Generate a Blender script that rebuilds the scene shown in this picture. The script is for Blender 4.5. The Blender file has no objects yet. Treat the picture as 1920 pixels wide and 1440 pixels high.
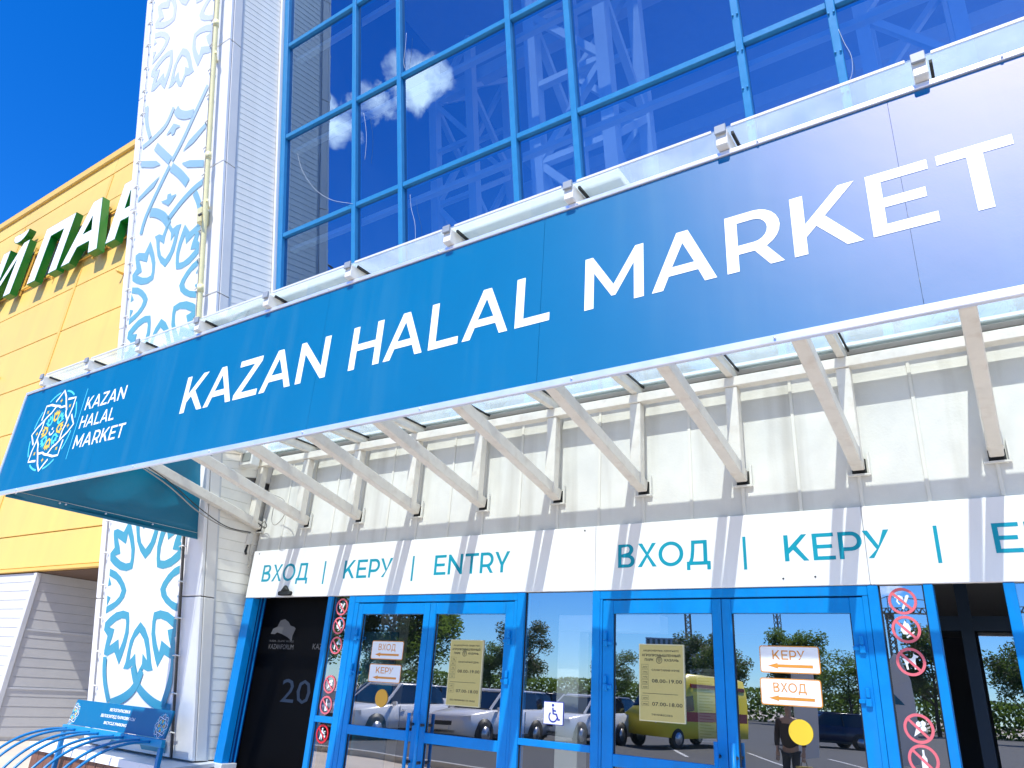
import bpy, bmesh, math, random
from mathutils import Vector, Matrix, geometry
random.seed(7)
sc = bpy.context.scene
C = sc.collection
# ------------------------------------------------------------------ camera (from the photograph's vanishing points)
W, H = 1920.0, 1440.0
VPX, VPZ, CC = (-1155.0, 1155.0), (1175.0, -2480.0), (960.0, 720.0)
F = math.sqrt(-((VPX[0]-CC[0])*(VPZ[0]-CC[0]) + (VPX[1]-CC[1])*(VPZ[1]-CC[1])))
EX = -Vector((VPX[0]-CC[0], VPX[1]-CC[1], F)).normalized()
EZ = Vector((VPZ[0]-CC[0], VPZ[1]-CC[1], F)).normalized()
EY = EZ.cross(EX).normalized()
EZ = EX.cross(EY)
CAM = Vector((0, -4.8, 1.6))
K = 0.1973                                   # the portal leans forward by this much per metre of height
def ray(px, py):
    v = Vector((px-CC[0], py-CC[1], F)); return Vector((EX.dot(v), EY.dot(v), EZ.dot(v)))
def onY(px, py, Y=0.0):
    d = ray(px, py); return CAM + d*((Y-CAM.y)/d.y)
def onX(px, py, X):
    d = ray(px, py); return CAM + d*((X-CAM.x)/d.x)
def onL(px, py, o):                           # on the leaning plane Y = o - K*Z
    d = ray(px, py); t = (o - CAM.y - K*CAM.z)/(d.y + K*d.z); return CAM + d*t
cd = bpy.data.cameras.new('camera'); cam = bpy.data.objects.new('camera', cd); C.objects.link(cam)
right = Vector((EX.x, EY.x, EZ.x)); down = Vector((EX.y, EY.y, EZ.y)); fwd = Vector((EX.z, EY.z, EZ.z))
M3 = Matrix((right, -down, -fwd)).transposed()
cam.matrix_world = Matrix.Translation(CAM) @ M3.to_4x4()
cd.sensor_width = 36; cd.lens = 36*F/W; cd.clip_start = 0.05; cd.clip_end = 2000
sc.camera = cam
# ------------------------------------------------------------------ sky, sun, exposure
SUN = Vector((0.20, -1.0, 1.35)).normalized()
wd = bpy.data.worlds.new('World'); sc.world = wd; wd.use_nodes = True
nt = wd.node_tree; nt.nodes.clear()
N = nt.nodes.new
out = N('ShaderNodeOutputWorld'); bg = N('ShaderNodeBackground'); sky = N('ShaderNodeTexSky')
sky.sky_type = 'NISHITA'; sky.sun_disc = False
sky.sun_elevation = math.asin(SUN.z); sky.sun_rotation = math.atan2(SUN.x, SUN.y)
sky.air_density = 1.0; sky.dust_density = 0.0; sky.ozone_density = 3.0
hs = N('ShaderNodeHueSaturation'); hs.inputs['Saturation'].default_value = 1.15; hs.inputs['Hue'].default_value = 0.505
tn = N('ShaderNodeMix'); tn.data_type = 'RGBA'; tn.blend_type = 'MULTIPLY'; tn.inputs['Factor'].default_value = 1; tn.inputs['B'].default_value = (0.55, 0.80, 1.19, 1)
nt.links.new(sky.outputs[0], tn.inputs['A']); nt.links.new(tn.outputs['Result'], hs.inputs['Color'])
tc = N('ShaderNodeTexCoord')
# fair-weather cumulus: a puff beyond the forecourt plus small ones low over the horizon
def mnode(op, a, b=None):
    m = N('ShaderNodeMath'); m.operation = op
    for i, v in enumerate((a, b)):
        if v is None: continue
        if hasattr(v, 'links'): nt.links.new(v, m.inputs[i])
        else: m.inputs[i].default_value = v
    return m.outputs[0]
nz = N('ShaderNodeTexNoise'); nz.inputs['Scale'].default_value = 14.0; nz.inputs['Detail'].default_value = 9; nz.inputs['Roughness'].default_value = 0.6
nt.links.new(tc.outputs['Generated'], nz.inputs['Vector'])
def puff(d, sx):
    d = Vector(d).normalized(); u = d.cross(Vector((0, 0, 1))).normalized(); v = u.cross(d)
    terms = []
    for ax, s in ((u, sx[0]), (v, sx[1])):
        dp = N('ShaderNodeVectorMath'); dp.operation = 'DOT_PRODUCT'; nt.links.new(tc.outputs['Generated'], dp.inputs[0]); dp.inputs[1].default_value = ax
        q = mnode('DIVIDE', dp.outputs['Value'], s); terms.append(mnode('MULTIPLY', q, q))
    dp = N('ShaderNodeVectorMath'); dp.operation = 'DOT_PRODUCT'; nt.links.new(tc.outputs['Generated'], dp.inputs[0]); dp.inputs[1].default_value = d
    front = mnode('GREATER_THAN', dp.outputs['Value'], 0.5)
    e = mnode('SUBTRACT', 1.0, mnode('ADD', terms[0], terms[1]))
    return mnode('MULTIPLY', mnode('MAXIMUM', e, 0.0), front)
cl = None
for d, s in (((-0.585, -0.672, 0.445), (0.07, 0.04)), ((-0.62, -0.64, 0.435), (0.075, 0.055)), ((-0.525, -0.72, 0.46), (0.06, 0.05)),
             ((-0.5, -0.84, 0.17), (0.08, 0.03)), ((-0.35, -0.92, 0.2), (0.09, 0.03)), ((-0.2, -0.96, 0.14), (0.1, 0.03)), ((-0.68, -0.7, 0.15), (0.08, 0.025)),
             ((0.3, -0.93, 0.2), (0.1, 0.04)), ((0.7, -0.7, 0.25), (0.1, 0.04)), ((0.9, 0.3, 0.2), (0.12, 0.04))):
    p = puff(d, s); cl = p if cl is None else mnode('MAXIMUM', cl, p)
cm = mnode('MULTIPLY', mnode('ADD', mnode('MULTIPLY', cl, 1.25), mnode('MULTIPLY', mnode('SUBTRACT', nz.outputs['Fac'], 0.62), 3.6)), 1.3)
cm2 = N('ShaderNodeClamp'); nt.links.new(mnode('MULTIPLY', cm, mnode('MINIMUM', mnode('MULTIPLY', cl, 5.0), 1.0)), cm2.inputs[0])
mx = N('ShaderNodeMix'); mx.data_type = 'RGBA'
nt.links.new(cm2.outputs[0], mx.inputs['Factor']); nt.links.new(hs.outputs[0], mx.inputs['A']); mx.inputs['B'].default_value = (15, 15.2, 15.6, 1)
nt.links.new(mx.outputs['Result'], bg.inputs['Color']); bg.inputs['Strength'].default_value = 0.135
nt.links.new(bg.outputs[0], out.inputs[0])
sl = bpy.data.lights.new('sun', 'SUN'); sl.energy = 4.4; sl.angle = math.radians(0.5); sl.color = (1, 0.965, 0.9)
so = bpy.data.objects.new('sun', sl); C.objects.link(so); so.rotation_euler = SUN.to_track_quat('Z', 'Y').to_euler()
so.location = (4, -14, 20)
sc.view_settings.view_transform = 'Standard'; sc.view_settings.look = 'None'; sc.view_settings.gamma = 1; sc.view_settings.use_curve_mapping = False
sc.view_settings.exposure = 0.68
# ------------------------------------------------------------------ materials
MATS = {}
def mat(name, col, rough=0.5, metal=0.0, var=0.0, scale=6.0, bump=0.0, bscale=40.0, spec=0.5, emit=None, stretch=None, dirt=None):
    if name in MATS: return MATS[name]
    m = bpy.data.materials.new(name); m.use_nodes = True; t = m.node_tree; b = t.nodes['Principled BSDF']
    b.inputs['Base Color'].default_value = (*col, 1); b.inputs['Roughness'].default_value = rough; b.inputs['Metallic'].default_value = metal
    b.inputs['Specular IOR Level'].default_value = spec
    tx = t.nodes.new('ShaderNodeTexCoord'); src = tx.outputs['Object']
    if stretch:
        mp = t.nodes.new('ShaderNodeMapping'); mp.inputs['Scale'].default_value = stretch; t.links.new(src, mp.inputs[0]); src = mp.outputs[0]
    if var:
        n = t.nodes.new('ShaderNodeTexNoise'); n.inputs['Scale'].default_value = scale; n.inputs['Detail'].default_value = 6; n.inputs['Roughness'].default_value = 0.65
        t.links.new(src, n.inputs['Vector'])
        r = t.nodes.new('ShaderNodeMapRange'); r.inputs['From Min'].default_value = 0.3; r.inputs['From Max'].default_value = 0.7
        r.inputs['To Min'].default_value = 1-var; r.inputs['To Max'].default_value = 1+var*0.6; t.links.new(n.outputs['Fac'], r.inputs['Value'])
        v = t.nodes.new('ShaderNodeVectorMath'); v.operation = 'SCALE'; v.inputs[0].default_value = col; t.links.new(r.outputs[0], v.inputs['Scale'])
        cur = v.outputs[0]
        if dirt:                                   # vertical rain streaks and grime with their own shape
            mp2 = t.nodes.new('ShaderNodeMapping'); mp2.inputs['Scale'].default_value = dirt[1]; t.links.new(tx.outputs['Object'], mp2.inputs[0])
            n2 = t.nodes.new('ShaderNodeTexNoise'); n2.inputs['Scale'].default_value = 1.0; n2.inputs['Detail'].default_value = 5; t.links.new(mp2.outputs[0], n2.inputs['Vector'])
            r2 = t.nodes.new('ShaderNodeMapRange'); r2.inputs['From Min'].default_value = 0.52; r2.inputs['From Max'].default_value = 0.8; t.links.new(n2.outputs['Fac'], r2.inputs['Value'])
            mm = t.nodes.new('ShaderNodeMath'); mm.operation = 'MULTIPLY'; mm.inputs[1].default_value = dirt[2]; t.links.new(r2.outputs[0], mm.inputs[0])
            mi = t.nodes.new('ShaderNodeMix'); mi.data_type = 'RGBA'; t.links.new(mm.outputs[0], mi.inputs['Factor']); t.links.new(cur, mi.inputs['A']); mi.inputs['B'].default_value = (*dirt[0], 1); cur = mi.outputs['Result']
        t.links.new(cur, b.inputs['Base Color'])
        r3 = t.nodes.new('ShaderNodeMapRange'); r3.inputs['To Min'].default_value = max(rough-0.12, 0.03); r3.inputs['To Max'].default_value = min(rough+0.12, 1); t.links.new(n.outputs['Fac'], r3.inputs['Value']); t.links.new(r3.outputs[0], b.inputs['Roughness'])
    if bump:
        n = t.nodes.new('ShaderNodeTexNoise'); n.inputs['Scale'].default_value = bscale; n.inputs['Detail'].default_value = 4; t.links.new(src, n.inputs['Vector'])
        bp = t.nodes.new('ShaderNodeBump'); bp.inputs['Strength'].default_value = bump; bp.inputs['Distance'].default_value = 0.01; t.links.new(n.outputs['Fac'], bp.inputs['Height']); t.links.new(bp.outputs[0], b.inputs['Normal'])
    if emit:
        b.inputs['Emission Color'].default_value = (*emit[0], 1); b.inputs['Emission Strength'].default_value = emit[1]
    MATS[name] = m; return m
def glass(name, tint, refl, rough=0.0, haze=0.0, hazecol=(0.7, 0.75, 0.72), bump=0.0, glow=False, coat=(1, 1, 1)):
    m = bpy.data.materials.new(name); m.use_nodes = True; t = m.node_tree; t.nodes.clear()
    o = t.nodes.new('ShaderNodeOutputMaterial'); tr = t.nodes.new('ShaderNodeBsdfTransparent'); tr.inputs[0].default_value = (*tint, 1)
    gl = t.nodes.new('ShaderNodeBsdfGlossy'); gl.inputs['Roughness'].default_value = rough; gl.inputs[0].default_value = (*coat, 1)
    fr = t.nodes.new('ShaderNodeLayerWeight'); fr.inputs[0].default_value = 0.5
    pw = t.nodes.new('ShaderNodeMath'); pw.operation = 'POWER'; pw.inputs[1].default_value = 4.0; t.links.new(fr.outputs['Facing'], pw.inputs[0])
    ad = t.nodes.new('ShaderNodeMath'); ad.operation = 'MULTIPLY_ADD'; ad.use_clamp = True; ad.inputs[1].default_value = 1-refl; ad.inputs[2].default_value = refl; t.links.new(pw.outputs[0], ad.inputs[0])
    mi = t.nodes.new('ShaderNodeMixShader'); t.links.new(ad.outputs[0], mi.inputs[0]); t.links.new(tr.outputs[0], mi.inputs[1]); t.links.new(gl.outputs[0], mi.inputs[2])
    last = mi.outputs[0]
    tx = t.nodes.new('ShaderNodeTexCoord')
    if bump:
        n = t.nodes.new('ShaderNodeTexNoise'); n.inputs['Scale'].default_value = 1.3; n.inputs['Detail'].default_value = 1; t.links.new(tx.outputs['Object'], n.inputs['Vector'])
        bp = t.nodes.new('ShaderNodeBump'); bp.inputs['Strength'].default_value = bump; bp.inputs['Distance'].default_value = 0.02; t.links.new(n.outputs['Fac'], bp.inputs['Height']); t.links.new(bp.outputs[0], gl.inputs['Normal'])
    if haze:                                       # dust and dried drops on the pane
        n = t.nodes.new('ShaderNodeTexNoise'); n.inputs['Scale'].default_value = 3.5; n.inputs['Detail'].default_value = 8; n.inputs['Roughness'].default_value = 0.7; t.links.new(tx.outputs['Object'], n.inputs['Vector'])
        r = t.nodes.new('ShaderNodeMapRange'); r.inputs['From Min'].default_value = 0.4; r.inputs['From Max'].default_value = 0.75; r.inputs['To Min'].default_value = haze*(0.8 if glow else 0.4); r.inputs['To Max'].default_value = haze*(1.35 if glow else 2); t.links.new(n.outputs['Fac'], r.inputs['Value'])
        df = t.nodes.new('ShaderNodeBsdfTranslucent' if glow else 'ShaderNodeBsdfDiffuse'); df.inputs[0].default_value = (*hazecol, 1)
        m2 = t.nodes.new('ShaderNodeMixShader'); t.links.new(r.outputs[0], m2.inputs[0]); t.links.new(last, m2.inputs[1]); t.links.new(df.outputs[0], m2.inputs[2]); last = m2.outputs[0]
    t.links.new(last, o.inputs[0]); MATS[name] = m; return m
WHITE = mat('white_cladding', (0.80, 0.80, 0.80), 0.45, var=0.05, scale=2.0, bump=0.03, bscale=3)
SIDING = mat('white_vinyl_siding', (0.88, 0.855, 0.77), 0.5, var=0.06, scale=5, bump=0.03)
WALLP = mat('painted_wall_panel', (0.72, 0.72, 0.67), 0.55, var=0.05, scale=4, bump=0.12, bscale=60, dirt=((0.42, 0.40, 0.34), (5, 5, 0.5), 0.7))
STEELW = mat('cream_painted_steel', (0.74, 0.71, 0.63), 0.38, var=0.06, scale=9, bump=0.02, dirt=((0.45, 0.36, 0.27), (14, 14, 14), 0.35))
PANELW = mat('white_sign_panel', (0.86, 0.86, 0.86), 0.35, var=0.02, scale=2, dirt=((0.6, 0.58, 0.54), (3, 3, 2.2), 0.12))
BLUEF = mat('blue_powder_coat', (0.0, 0.24, 0.66), 0.38, var=0.07, scale=9, spec=0.3, dirt=((0.03, 0.16, 0.36), (16, 16, 2.5), 0.35))
BLUEF2 = mat('faded_blue_frame', (0.02, 0.21, 0.45), 0.4, var=0.08, scale=12)
YELLOW = mat('yellow_sandwich_panel', (0.79, 0.515, 0.125), 0.5, var=0.06, scale=0.6, bump=0.05, bscale=2, dirt=((0.55, 0.36, 0.10), (1.5, 1.5, .15), 0.3))
YELCAP = mat('yellow_flashing', (0.74, 0.46, 0.09), 0.45, var=0.04)
GREYS = mat('grey_siding', (0.55, 0.55, 0.54), 0.55, var=0.05, scale=3)
TRIMG = mat('light_grey_trim', (0.60, 0.61, 0.62), 0.5, var=0.04)
SILVER = mat('brushed_aluminium_trim', (0.72, 0.76, 0.86), 0.36, metal=0.55, var=0.06, scale=7)
DARKM = mat('dark_metal', (0.05, 0.05, 0.05), 0.45, var=0.1)
GASKET = mat('black_rubber_gasket', (0.012, 0.014, 0.014), 0.6)
PRINTW = mat('white_vinyl_print', (0.86, 0.86, 0.86), 0.4)
CYANT = mat('cyan_lettering', (0.0, 0.30, 0.42), 0.4, var=0.03)
TEAL = mat('teal_tarpaulin', (0.0, 0.15, 0.26), 0.36, var=0.08, scale=2, bump=0.9, bscale=3.2)
GREEN = mat('green_letter_return', (0.0, 0.15, 0.016), 0.35, var=0.08)
GASPIPE = mat('pale_yellow_gas_pipe', (0.72, 0.66, 0.36), 0.4, var=0.06)
BROWN = mat('brown_wood_grain', (0.17, 0.075, 0.048), 0.6, var=0.2, scale=5, stretch=(8, 8, 0.6))
BLACK = mat('black_gloss_display', (0.002, 0.002, 0.0025), 0.5, spec=0.08)
GOLD = mat('gold_plaque', (0.62, 0.50, 0.17), 0.38, metal=0.15, var=0.03, scale=60)
INK = mat('black_ink', (0.02, 0.018, 0.012), 0.5)
ORANGE = mat('orange_print', (0.72, 0.29, 0.035), 0.45)
DISCY = mat('yellow_disc', (0.83, 0.56, 0.03), 0.45)
PINKRED = mat('sun_bleached_red_print', (0.76, 0.15, 0.18), 0.45)
RED = mat('red_print', (0.72, 0.02, 0.03), 0.45)
NAVY = mat('navy_print', (0.01, 0.02, 0.32), 0.45)
PLASTIC = mat('white_plastic', (0.72, 0.71, 0.66), 0.4, var=0.05)
CABLEW = mat('grey_cable', (0.36, 0.34, 0.30), 0.5)
CABLEB = mat('black_cable', (0.03, 0.03, 0.03), 0.5)
CONC = mat('concrete_paving', (0.58, 0.50, 0.40), 0.8, var=0.14, scale=1.2, bump=0.2, bscale=30)
ASPH = mat('asphalt', (0.09, 0.09, 0.09), 0.85, var=0.2, scale=2.0, bump=0.3, bscale=60)
TRUSS = mat('white_truss_paint', (0.78, 0.78, 0.78), 0.45, var=0.04)
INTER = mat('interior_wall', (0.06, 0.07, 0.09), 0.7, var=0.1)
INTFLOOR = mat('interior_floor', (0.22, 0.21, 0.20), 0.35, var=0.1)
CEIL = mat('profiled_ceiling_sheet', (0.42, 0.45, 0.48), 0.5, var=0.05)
INWHITE = mat('interior_white_paint', (0.78, 0.77, 0.74), 0.6, var=0.03)
GLASSU = glass('tinted_curtain_glass', (0.46, 0.58, 0.68), 0.35, bump=0.16, haze=0.003, coat=(.50, .70, .95))
GLASSD = glass('door_glass', (0.80, 0.84, 0.84), 0.42, bump=0.06, haze=0.006)
GLASSC = glass('canopy_glass', (0.95, 0.985, 0.98), 0.02, haze=0.24, glow=True, hazecol=(0.72, 0.80, 0.78))
POLY = bpy.data.materials.new('milky_polycarbonate'); POLY.use_nodes = True; t = POLY.node_tree; t.nodes.clear()
o_ = t.nodes.new('ShaderNodeOutputMaterial'); a_ = t.nodes.new('ShaderNodeBsdfTranslucent'); a_.inputs[0].default_value = (.75, .78, .78, 1); d_ = t.nodes.new('ShaderNodeBsdfDiffuse'); d_.inputs[0].default_value = (.8, .8, .8, 1)
m_ = t.nodes.new('ShaderNodeMixShader'); m_.inputs[0].default_value = .5; t.links.new(a_.outputs[0], m_.inputs[1]); t.links.new(d_.outputs[0], m_.inputs[2]); t.links.new(m_.outputs[0], o_.inputs[0])
# sign vinyl: printed blue with a fine weave, semi-gloss
m = mat('blue_sign_vinyl', (0.0, 0.138, 0.285), 0.6, var=0.05, scale=1.6, spec=0.0, dirt=((0.05, 0.20, 0.30), (9, 9, 0.8), 0.25)); SIGNB = m
t = m.node_tree; o_ = t.nodes['Material Output']; g_ = t.nodes.new('ShaderNodeBsdfAnisotropic'); g_.distribution = 'BECKMANN'; g_.inputs['Roughness'].default_value = 0.47; g_.inputs[0].default_value = (1, .76, .88, 1)
x_ = t.nodes.new('ShaderNodeTexCoord'); bs = None
for sc_, st_ in ((2.2, .05), (170, .05)):
    n_ = t.nodes.new('ShaderNodeTexNoise'); n_.inputs['Scale'].default_value = sc_; n_.inputs['Detail'].default_value = 3; t.links.new(x_.outputs['Object'], n_.inputs['Vector'])
    bp_ = t.nodes.new('ShaderNodeBump'); bp_.inputs['Strength'].default_value = st_; bp_.inputs['Distance'].default_value = .04 if sc_ < 10 else .004; t.links.new(n_.outputs['Fac'], bp_.inputs['Height'])
    if bs: t.links.new(bs, bp_.inputs['Normal'])
    bs = bp_.outputs[0]
t.links.new(bs, g_.inputs['Normal'])
m_ = t.nodes.new('ShaderNodeMixShader'); m_.inputs[0].default_value = 0.076; t.links.new(t.nodes['Principled BSDF'].outputs[0], m_.inputs[1]); t.links.new(g_.outputs[0], m_.inputs[2]); t.links.new(m_.outputs[0], o_.inputs[0])
RACKB = mat('blue_rack_paint', (0.0, 0.16, 0.42), 0.35, var=0.08)
# ornament print: turquoise low down, printed paler towards the top of the banner
m = bpy.data.materials.new('turquoise_print'); m.use_nodes = True; t = m.node_tree; b = t.nodes['Principled BSDF']; b.inputs['Roughness'].default_value = 0.5
tx = t.nodes.new('ShaderNodeTexCoord'); sp = t.nodes.new('ShaderNodeSeparateXYZ'); t.links.new(tx.outputs['Object'], sp.inputs[0])
mr = t.nodes.new('ShaderNodeMapRange'); mr.inputs['From Min'].default_value = 1.0; mr.inputs['From Max'].default_value = 9.5; t.links.new(sp.outputs['Z'], mr.inputs['Value'])
cr = t.nodes.new('ShaderNodeValToRGB'); t.links.new(mr.outputs[0], cr.inputs[0])
cr.color_ramp.elements[0].color = (0.03, 0.27, 0.42, 1); cr.color_ramp.elements[1].color = (0.62, 0.65, 0.71, 1); cr.color_ramp.elements[1].position = 0.95
for pos, col in ((0.42, (0.08, 0.36, 0.45, 1)), (0.68, (0.25, 0.44, 0.53, 1))):
    e = cr.color_ramp.elements.new(pos); e.color = col
t.links.new(cr.outputs[0], b.inputs['Base Color']); ORN = m
# ------------------------------------------------------------------ building helpers
def thing(name, label, cat, loc=(0, 0, 0), group=None, rz=0):
    o = bpy.data.objects.new(name, None); C.objects.link(o); o.empty_display_size = 0.1
    o.location = loc; o.rotation_euler = (0, 0, rz); tag(o, label, cat, group); return o
def tag(o, label=None, cat=None, group=None, kind=None):
    if label: o['label'] = label
    if cat: o['category'] = cat
    if group: o['group'] = group
    if kind: o['kind'] = kind
    return o
def obj(name, me, mt, parent=None):
    o = bpy.data.objects.new(name, me); C.objects.link(o)
    if mt is not None and len(me.materials) == 0: me.materials.append(mt)
    if parent is not None:
        o.parent = parent
        if parent.type == 'EMPTY' and not parent.get('local'): o.location = -parent.location
    return o
def mk(verts, faces, smooth=False):
    me = bpy.data.meshes.new('m'); me.from_pydata([tuple(v) for v in verts], [], faces)
    bm = bmesh.new(); bm.from_mesh(me); bmesh.ops.recalc_face_normals(bm, faces=bm.faces); bm.to_mesh(me); bm.free()
    if smooth:
        for p in me.polygons: p.use_smooth = True
    me.update(); return me
HEXF = [(0, 1, 2, 3), (7, 6, 5, 4), (0, 4, 5, 1), (1, 5, 6, 2), (2, 6, 7, 3), (3, 7, 4, 0)]
def hexa(name, p, mt, parent=None): return obj(name, mk(p, HEXF), mt, parent)
def box(name, x, y, z, mt, parent=None, bev=0):
    me = mk([(x[i], y[j], z[k]) for k in (0, 1) for i, j in ((0, 0), (1, 0), (1, 1), (0, 1))], HEXF)
    if bev: bevel(me, bev)
    return obj(name, me, mt, parent)
def bevel(me, w, seg=1):
    bm = bmesh.new(); bm.from_mesh(me); bmesh.ops.bevel(bm, geom=bm.edges[:], offset=w, segments=seg, affect='EDGES'); bm.to_mesh(me); bm.free(); me.update()
def lean(name, x, z, o, mt, parent=None, bev=0):           # slab between leaning planes o[0] (outer) and o[1] (inner)
    me = mk([(x[i], o[j]-K*z[k], z[k]) for k in (0, 1) for i, j in ((0, 0), (1, 0), (1, 1), (0, 1))], HEXF)
    if bev: bevel(me, bev)
    return obj(name, me, mt, parent)
def barme(p0, p1, w, h, up=(0, 0, 1), bev=0):
    p0, p1 = Vector(p0), Vector(p1); d = (p1-p0).normalized(); s = d.cross(Vector(up))
    if s.length < 1e-4: s = d.cross(Vector((1, 0, 0)))
    s.normalize(); u = s.cross(d); v = []
    for p in (p0, p1):
        for a, b_ in ((-1, -1), (1, -1), (1, 1), (-1, 1)): v.append(p + s*(a*w/2) + u*(b_*h/2))
    me = mk(v, HEXF)
    if bev: bevel(me, bev)
    return me
def bar(name, p0, p1, w, h, mt, parent=None, up=(0, 0, 1), bev=0): return obj(name, barme(p0, p1, w, h, up, bev), mt, parent)
def bars(name, segs, w, mt, parent=None):
    v, f = [], []
    for p0, p1 in segs:
        p0, p1 = Vector(p0), Vector(p1); d = (p1-p0).normalized(); s = d.orthogonal().normalized(); u = s.cross(d); n = len(v)
        for p in (p0, p1):
            for a, b_ in ((-1, -1), (1, -1), (1, 1), (-1, 1)): v.append(p + s*(a*w/2) + u*(b_*w/2))
        f += [tuple(i+n for i in q) for q in HEXF]
    return obj(name, mk(v, f), mt, parent)
def tubeme(pts, r, seg=8, closed_ends=True):
    pts = [Vector(p) for p in pts]; v, f = [], []; prev = None
    for i, p in enumerate(pts):
        d = (pts[min(i+1, len(pts)-1)] - pts[max(i-1, 0)]).normalized()
        s = d.orthogonal().normalized() if prev is None else (prev - d*prev.dot(d)).normalized()
        prev = s; u = d.cross(s); rr = r[i] if isinstance(r, (list, tuple)) else r
        for k in range(seg):
            a = 2*math.pi*k/seg; v.append(p + s*(math.cos(a)*rr) + u*(math.sin(a)*rr))
    for i in range(len(pts)-1):
        for k in range(seg): f.append((i*seg+k, i*seg+(k+1) % seg, (i+1)*seg+(k+1) % seg, (i+1)*seg+k))
    if closed_ends: f += [tuple(range(seg)), tuple(range((len(pts)-1)*seg, len(pts)*seg))]
    return mk(v, f, True)
def tube(name, pts, r, mt, parent=None, seg=8): return obj(name, tubeme(pts, r, seg), mt, parent)
def smooth_path(pts, n=6):
    pts = [Vector(p) for p in pts]; o = []
    for i in range(len(pts)-1):
        a, b_, c, d = pts[max(i-1, 0)], pts[i], pts[i+1], pts[min(i+2, len(pts)-1)]
        for k in range(n):
            s = k/n; o.append(0.5*((2*b_) + (c-a)*s + (2*a-5*b_+4*c-d)*s*s + (3*b_-a-3*c+d)*s**3))
    o.append(pts[-1]); return o
def flat(loops_list, fn):
    """flat print: list of shapes, each shape = [outer, hole, ...] in 2D, placed by fn(u, v)"""
    v, f = [], []
    for loops in loops_list:
        L3 = [[Vector((p[0], p[1], 0)) for p in lp] for lp in loops]
        tri = geometry.tessellate_polygon(L3); n = len(v)
        for lp in loops: v += [fn(p[0], p[1]) for p in lp]
        f += [tuple(n+i for i in tr) for tr in tri]
    me = bpy.data.meshes.new('m'); me.from_pydata([tuple(q) for q in v], [], f); me.update(); return me
def solid(loops_list, fn3, depth):
    v, f = [], []
    for loops in loops_list:
        L3 = [[Vector((p[0], p[1], 0)) for p in lp] for lp in loops]
        tri = geometry.tessellate_polygon(L3); n = len(v); m_ = sum(len(l) for l in loops)
        for w in (0, depth):
            for lp in loops: v += [fn3(p[0], p[1], w) for p in lp]
        f += [tuple(n+i for i in tr) for tr in tri] + [tuple(n+m_+i for i in reversed(tr)) for tr in tri]
        k = n
        for lp in loops:
            c = len(lp)
            for i in range(c): f.append((k+i, k+(i+1) % c, k+m_+(i+1) % c, k+m_+i))
            k += c
    return mk(v, f)
def stroke(pts, w):
    pts = [Vector(p[:2]) for p in pts]; a, b_ = [], []
    for i, p in enumerate(pts):
        d = (pts[min(i+1, len(pts)-1)] - pts[max(i-1, 0)]).normalized(); n = Vector((-d.y, d.x)); a.append(p+n*w/2); b_.append(p-n*w/2)
    return [a + b_[::-1]]
def arc(cx, cy, rx, ry, a0, a1, n=10): return [(cx+rx*math.cos(math.radians(a0+(a1-a0)*i/n)), cy+ry*math.sin(math.radians(a0+(a1-a0)*i/n))) for i in range(n+1)]
def ring(cx, cy, r0, r1, n=36): return [arc(cx, cy, r1, r1, 0, 360-360/n, n-1), arc(cx, cy, r0, r0, 0, 360-360/n, n-1)]
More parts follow.
